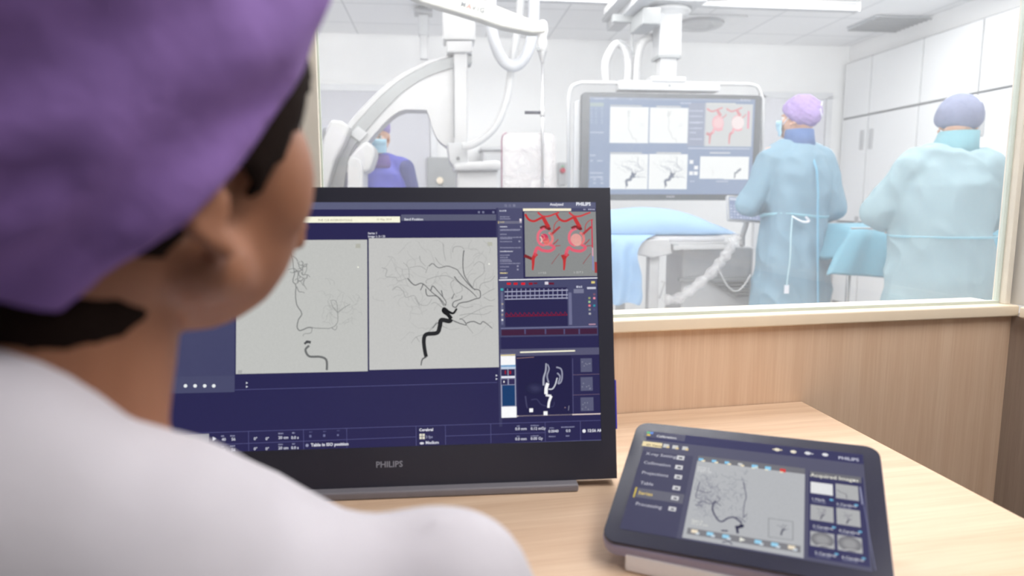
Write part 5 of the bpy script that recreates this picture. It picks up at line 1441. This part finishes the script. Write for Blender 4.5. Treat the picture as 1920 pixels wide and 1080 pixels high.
# gown details: back overlap, belt, hanging tie
def onback(M, x, z, d=.0, ry=.15): return M @ Vector((x, -ry - d, z))
bm = bmesh.new()
ov = [(.02, 1.44, .10), (.035, 1.33, .145), (.045, 1.2, .158), (.05, 1.09, .155), (.05, .95, .172), (.052, .8, .186), (.056, .6, .203), (.06, .38, .215)]
L_ = [bm.verts.new(onback(M1, x, z, .004, ry)) for x, z, ry in ov]; R_ = [bm.verts.new(onback(M1, x + .012, z, .008, ry)) for x, z, ry in ov]
for i in range(len(ov) - 1): bm.faces.new((L_[i], R_[i], R_[i + 1], L_[i + 1]))
o = mk('gown_overlap', bm, mat('aqua_gown_edge', (112, 168, 196), 0.7), P1, True); s_ = o.modifiers.new('t', 'SOLIDIFY'); s_.thickness = .004
bl = []
for k in range(41):
    t = 2 * PI * k / 40; bl.append(M1 @ Vector((.198 * math.cos(t), .158 * math.sin(t), 1.065 + .01 * math.sin(t * 2))))
band(bl[:-1], .010, mat('aqua_belt', (150, 200, 216), 0.7), 'belt', P1, True, .4)
band([onback(M1, -.10, 1.065, .012), onback(M1, -.07, 1.045, .022), onback(M1, -.03, 1.03, .02), onback(M1, -.0, 1.035, .022), onback(M1, -.02, 1.06, .02)], .007, M_tie, 'belt_bow', P1)
tb = [onback(M1, -.10, 1.065, .016, .15), onback(M1, -.115, .95, .03, .16), onback(M1, -.12, .82, .03, .175), onback(M1, -.135, .70, .03, .185), onback(M1, -.14, .66, .03, .19)]
band(tb, .008, mat('pale_tie', (196, 226, 234), 0.6), 'hanging_tie', P1)
mk('tie_tag', boxf(frame(tb[-1], M1.to_3x3() @ V(1, 0, 0), UZ), (0, -.02, 0), (.028, .05, .003)), M_tie, P1)

# --- surgeon on the right, stooping
base = ob(1768, 400, 3.0); base.z = 0
rings = [(.34, 0, 0, .25, .20), (.6, 0, 0, .245, .19), (.85, 0, 0, .235, .17), (1.0, -.01, 0, .22, .16), (1.1, 0, .01, .23, .165), (1.22, 0, .02, .24, .16), (1.32, 0, .03, .215, .14), (1.39, 0, .04, .15, .11), (1.43, .02, .05, .08, .08)]
M2, H2, P2, G2 = standing('person seen from behind in a haze-paled aqua gown and greyish cap, stooping at the right', base, .12, [(-.27, .05, 1.10), (.26, .05, 1.10)], [(-.14, .28, 1.05), (.22, .26, .98)], rings, (.35, .35, .06), hoff=(.085, .09), hz=-.105, gown=mat('haze_paled_gown', (138, 164, 172), 0.65, var=0.03, scale=5, bump=0.3, bscale=12), sl_r=(.095, .085, .06))  # gown colour paled to carry the haze of the glass reflection
bouffant(H2, P2, mat('grey_lilac_cap', (124, 130, 156), 0.8, bump=0.3, bscale=60, var=0.08, scale=50), (0, -.018, .046), (.104, .116, .106), cutp, .004)
mask_on(H2, P2); eyes(H2, P2)
band([H2 @ Vector(p) for p in ((.02, .03, .158), (.05, -.06, .135), (.075, -.085, .07), (.084, -.03, .0), (.074, .05, -.03))], .005, M_tie, 'mask_strap', P2)
bm = bmesh.new(); loft(bm, [ringpts(M2, (.03, .03), .12, .10, 1.36, 24, 2), ringpts(M2, (.05, .045), .10, .09, 1.41, 24, 2), ringpts(M2, (.072, .062), .084, .086, 1.485, 24, 2), ringpts(M2, (.072, .062), .06, .06, 1.485, 24, 2)])
mk('collar', bm, mat('teal_collar', (104, 150, 160), 0.8), P2, True)
bl = [M2 @ Vector((.234 * math.cos(2 * PI * k / 40), .175 * math.sin(2 * PI * k / 40), .985)) for k in range(40)]
band(bl, .008, MATS['aqua_belt'], 'belt', P2, True, .4)

# --- staff member in blue beside the C-arm
base = ob(712, 400, 4.75); base.z = 0
rings = [(.55, 0, 0, .20, .14), (.85, 0, 0, .19, .135), (1.05, 0, 0, .175, .125), (1.2, 0, 0, .185, .13), (1.33, 0, 0, .18, .12), (1.42, 0, -.01, .13, .09), (1.46, 0, -.01, .07, .07)]
M_lead = mat('cobalt_apron', (72, 74, 176), 0.6, var=0.12, scale=9)
M_navys = mat('navy_sleeve', (58, 62, 120), 0.8)
M3, H3, P3, G3 = standing('person in a cobalt lead apron, pale mask and lilac cap facing the window', base, PI - .12, [(-.235, -.02, 1.12), (.235, -.02, 1.12)], [(-.2, .18, .98), (.2, .18, .98)], rings, (.1, .1, 0), gown=M_lead, sl_r=(.068, .062, .05), hz=-.04)
bouffant(H3, P3, mat('violet_cap', (150, 134, 190), 0.8, var=0.1, scale=40), (0, -.01, .075), (.086, .105, .105), ((0, 0, .03), (0, -.25, .95)), .004)
mask_on(H3, P3, mat('mask_blue', (168, 208, 226), 0.7)); eyes(H3, P3)
for s_i in (-1, 1):
    bm = bmesh.new(); cap2(bm, (s_i * .175, 0, 1.37), .072, (s_i * .235, -.02, 1.12), .060, M3)
    mk('sleeve', bm, M_navys, P3, True)
bm = bmesh.new(); loft(bm, [ringpts(M3, (0, .01), .115, .105, 1.37, 24, 2), ringpts(M3, (0, .005), .095, .09, 1.42, 24, 2), ringpts(M3, (0, 0), .078, .078, 1.46, 24, 2), ringpts(M3, (0, 0), .06, .06, 1.46, 24, 2)])
mk('thyroid_collar', bm, mat('purple_collar', (84, 58, 130), 0.7), P3, True)
mk('badge', lathe(bmesh.new(), M3 @ V(.10, .135, 1.33), M3.to_3x3() @ V(0, 1, 0), [(.026, 0), (.026, .006)], 16), M_white, P3, True)

# --- the person in front of the desk
HS = 1.05
ear_w = hit(392, 322, V(0, 1, 0), .315)
yaw = math.radians(31)
hr = Vector((math.cos(yaw), -math.sin(yaw), 0)); hf = Vector((math.sin(yaw), math.cos(yaw), 0))
hc = ear_w - hr * .080 * HS + hf * .006
HF = Matrix.Translation(hc) @ Matrix.Rotation(-yaw, 4, 'Z') @ Matrix.Rotation(math.radians(14), 4, 'X') @ Matrix.Scale(HS, 4)
BF = Matrix.Translation((hc.x - .03, hc.y - .03, 0)) @ Matrix.Rotation(math.radians(12), 4, 'Z')
zh = hc.z
bm = bmesh.new()
head(bm, HF, .2, ear=False, jaw=.62, neck=False)
for s in (-1, 1): ell(bm, (s * .038, .050, -.008), (.030, .034, .046), HF)
ell(bm, (0, .044, .055), (.074, .066, .075), HF)
for s in (-1, 1):
    E_ = HF @ Matrix.Translation((s * .079, -.006, -.006)) @ Matrix.Rotation(s * -.30, 4, 'Z')
    hx = [(0, .010, .006), (.002 * s, .006, .024), (.004 * s, -.008, .031), (.006 * s, -.021, .020), (.006 * s, -.020, .0), (.004 * s, -.011, -.018), (.002 * s, -.003, -.028), (0, .004, -.026)]
    tube(bm, [E_ @ Vector(p) for p in spline(hx, 4)], [.0038] * 24 + [.0055] * 5, 8)
    ell(bm, (0, -.006, .0), (.004, .015, .026), E_); ell(bm, (0, -.002, -.026), (.0048, .0085, .0095), E_)
shz = zh - .205
# torso, legs
ell(bm, (0, .0, shz - .12), (.155, .10, .20), BF); ell(bm, (0, .02, shz - .33), (.14, .11, .17), BF); ell(bm, (0, .03, .50), (.165, .13, .11), BF)
cap2(bm, BF @ Vector((0, 0, shz - .02)), .08, BF @ Vector((0, -.005, shz + .05)), .054); cap2(bm, BF @ Vector((0, -.005, shz + .05)), .053, HF @ Vector((0, -.035, -.03)), .054)
elb = BF.inverted() @ Vector((-.005, .50, .79)); wr = BF.inverted() @ Vector((-.19, .66, .79))
elL = Vector((-.26, .16, shz - .22)); wrL = BF.inverted() @ Vector((-.30, .68, .79))
for s in (-1, 1):
    cap2(bm, (s * .04, 0, shz - .025), .045, (s * .18, 0, shz - .07), .042, BF)
    cap2(bm, (s * .09, .03, .50), .085, (s * .12, .42, .52), .06, BF); cap2(bm, (s * .12, .42, .52), .058, (s * .12, .38, .09), .04, BF); cap2(bm, (s * .12, .36, .04), .035, (s * .13, .52, .035), .03, BF)
for e_, w_, s in ((elL, wrL, -1), (elb, wr, 1)):
    cap2(bm, (s * .185, 0, shz - .055), .048, e_, .036, BF); cap2(bm, e_, .036, w_, .025, BF)
    hand(bm, BF @ w_, (V(-.1, 1, -.25) if s > 0 else V(.15, 1, -.25)), UZ, -s, .95, .5)
me_ = blob('person', bm, .0048, M_skin, None, 4)
tag(me_, 'person in a purple cap and white coat sitting in the foreground, seen from behind', 'person')
eyes(HF, me_)
cutF = ((0, 0, -.008), (0, -.56, .83)); cF, rF = (0, .0, .060), (.101, .129, .126)
M_purple = mat('purple_cap', (138, 106, 176), 0.85, var=0.16, scale=11, bump=0.3, bscale=35)
capo = bouffant(HF, me_, M_purple, cF, rF, cutF, .010, f=7, ridge=.9)
# hair: dark layer between cap and skin
bm = bmesh.new(); bmesh.ops.create_icosphere(bm, subdivisions=5, radius=1.0, matrix=Matrix.Translation((0, -.004, .04)) @ Matrix.Diagonal((.087, .122, .100, 1)))
dl = []
for v in bm.verts:
    x, y, z = v.co
    lim = -.06 if y < -.02 else -.014 + .795 * y - (.0 if abs(y - .0) < .018 else .026)
    if z < lim or z > -.014 + .795 * y + .02: dl.append(v)
bmesh.ops.delete(bm, geom=dl, context='VERTS'); bm.transform(HF)
o = mk('hair', bm, M_hair, me_, True); s_ = o.modifiers.new('t', 'SOLIDIFY'); s_.thickness = .004
bm = ell(bmesh.new(), (.005, -.048, -.046), (.0475, .046, .044), HF); mk('nape_hair', bm, M_hair, me_, True)
# white coat
bm = bmesh.new()
loft(bm, [ringpts(BF, (0, .01), rx, ry, z) for z, rx, ry in ((.40, .21, .18), (.6, .185, .15), (shz - .25, .175, .14), (shz - .1, .185, .14), (shz - .02, .17, .12), (shz + .015, .11, .10), (shz + .045, .072, .075))])
for s in (-1, 1):
    cap2(bm, (s * .04, -.01, shz - .01), .06, (s * .175, 0, shz - .062), .062, BF)
for e_, w_, s in ((elL, wrL, -1), (elb, wr, 1)):
    cap2(bm, (s * .195, 0, shz - .055), .070, e_, .060, BF); cap2(bm, e_, .060, Vector(e_).lerp(w_, .9), .042, BF)
ell(bm, (-.018, -.045, shz + .047), (.080, .074, .087), BF); ell(bm, (.045, -.03, shz - .005), (.083, .08, .085), BF); ell(bm, (.09, -.02, shz - .085), (.135, .085, .085), BF)
M_coat = mat('white_coat', (200, 197, 206), 0.8, var=0.02, bump=0.2, bscale=18, sheen=0.1)
blob('coat', bm, .009, M_coat, me_, 22, folds(.011, 6, 4, ridge=.5))
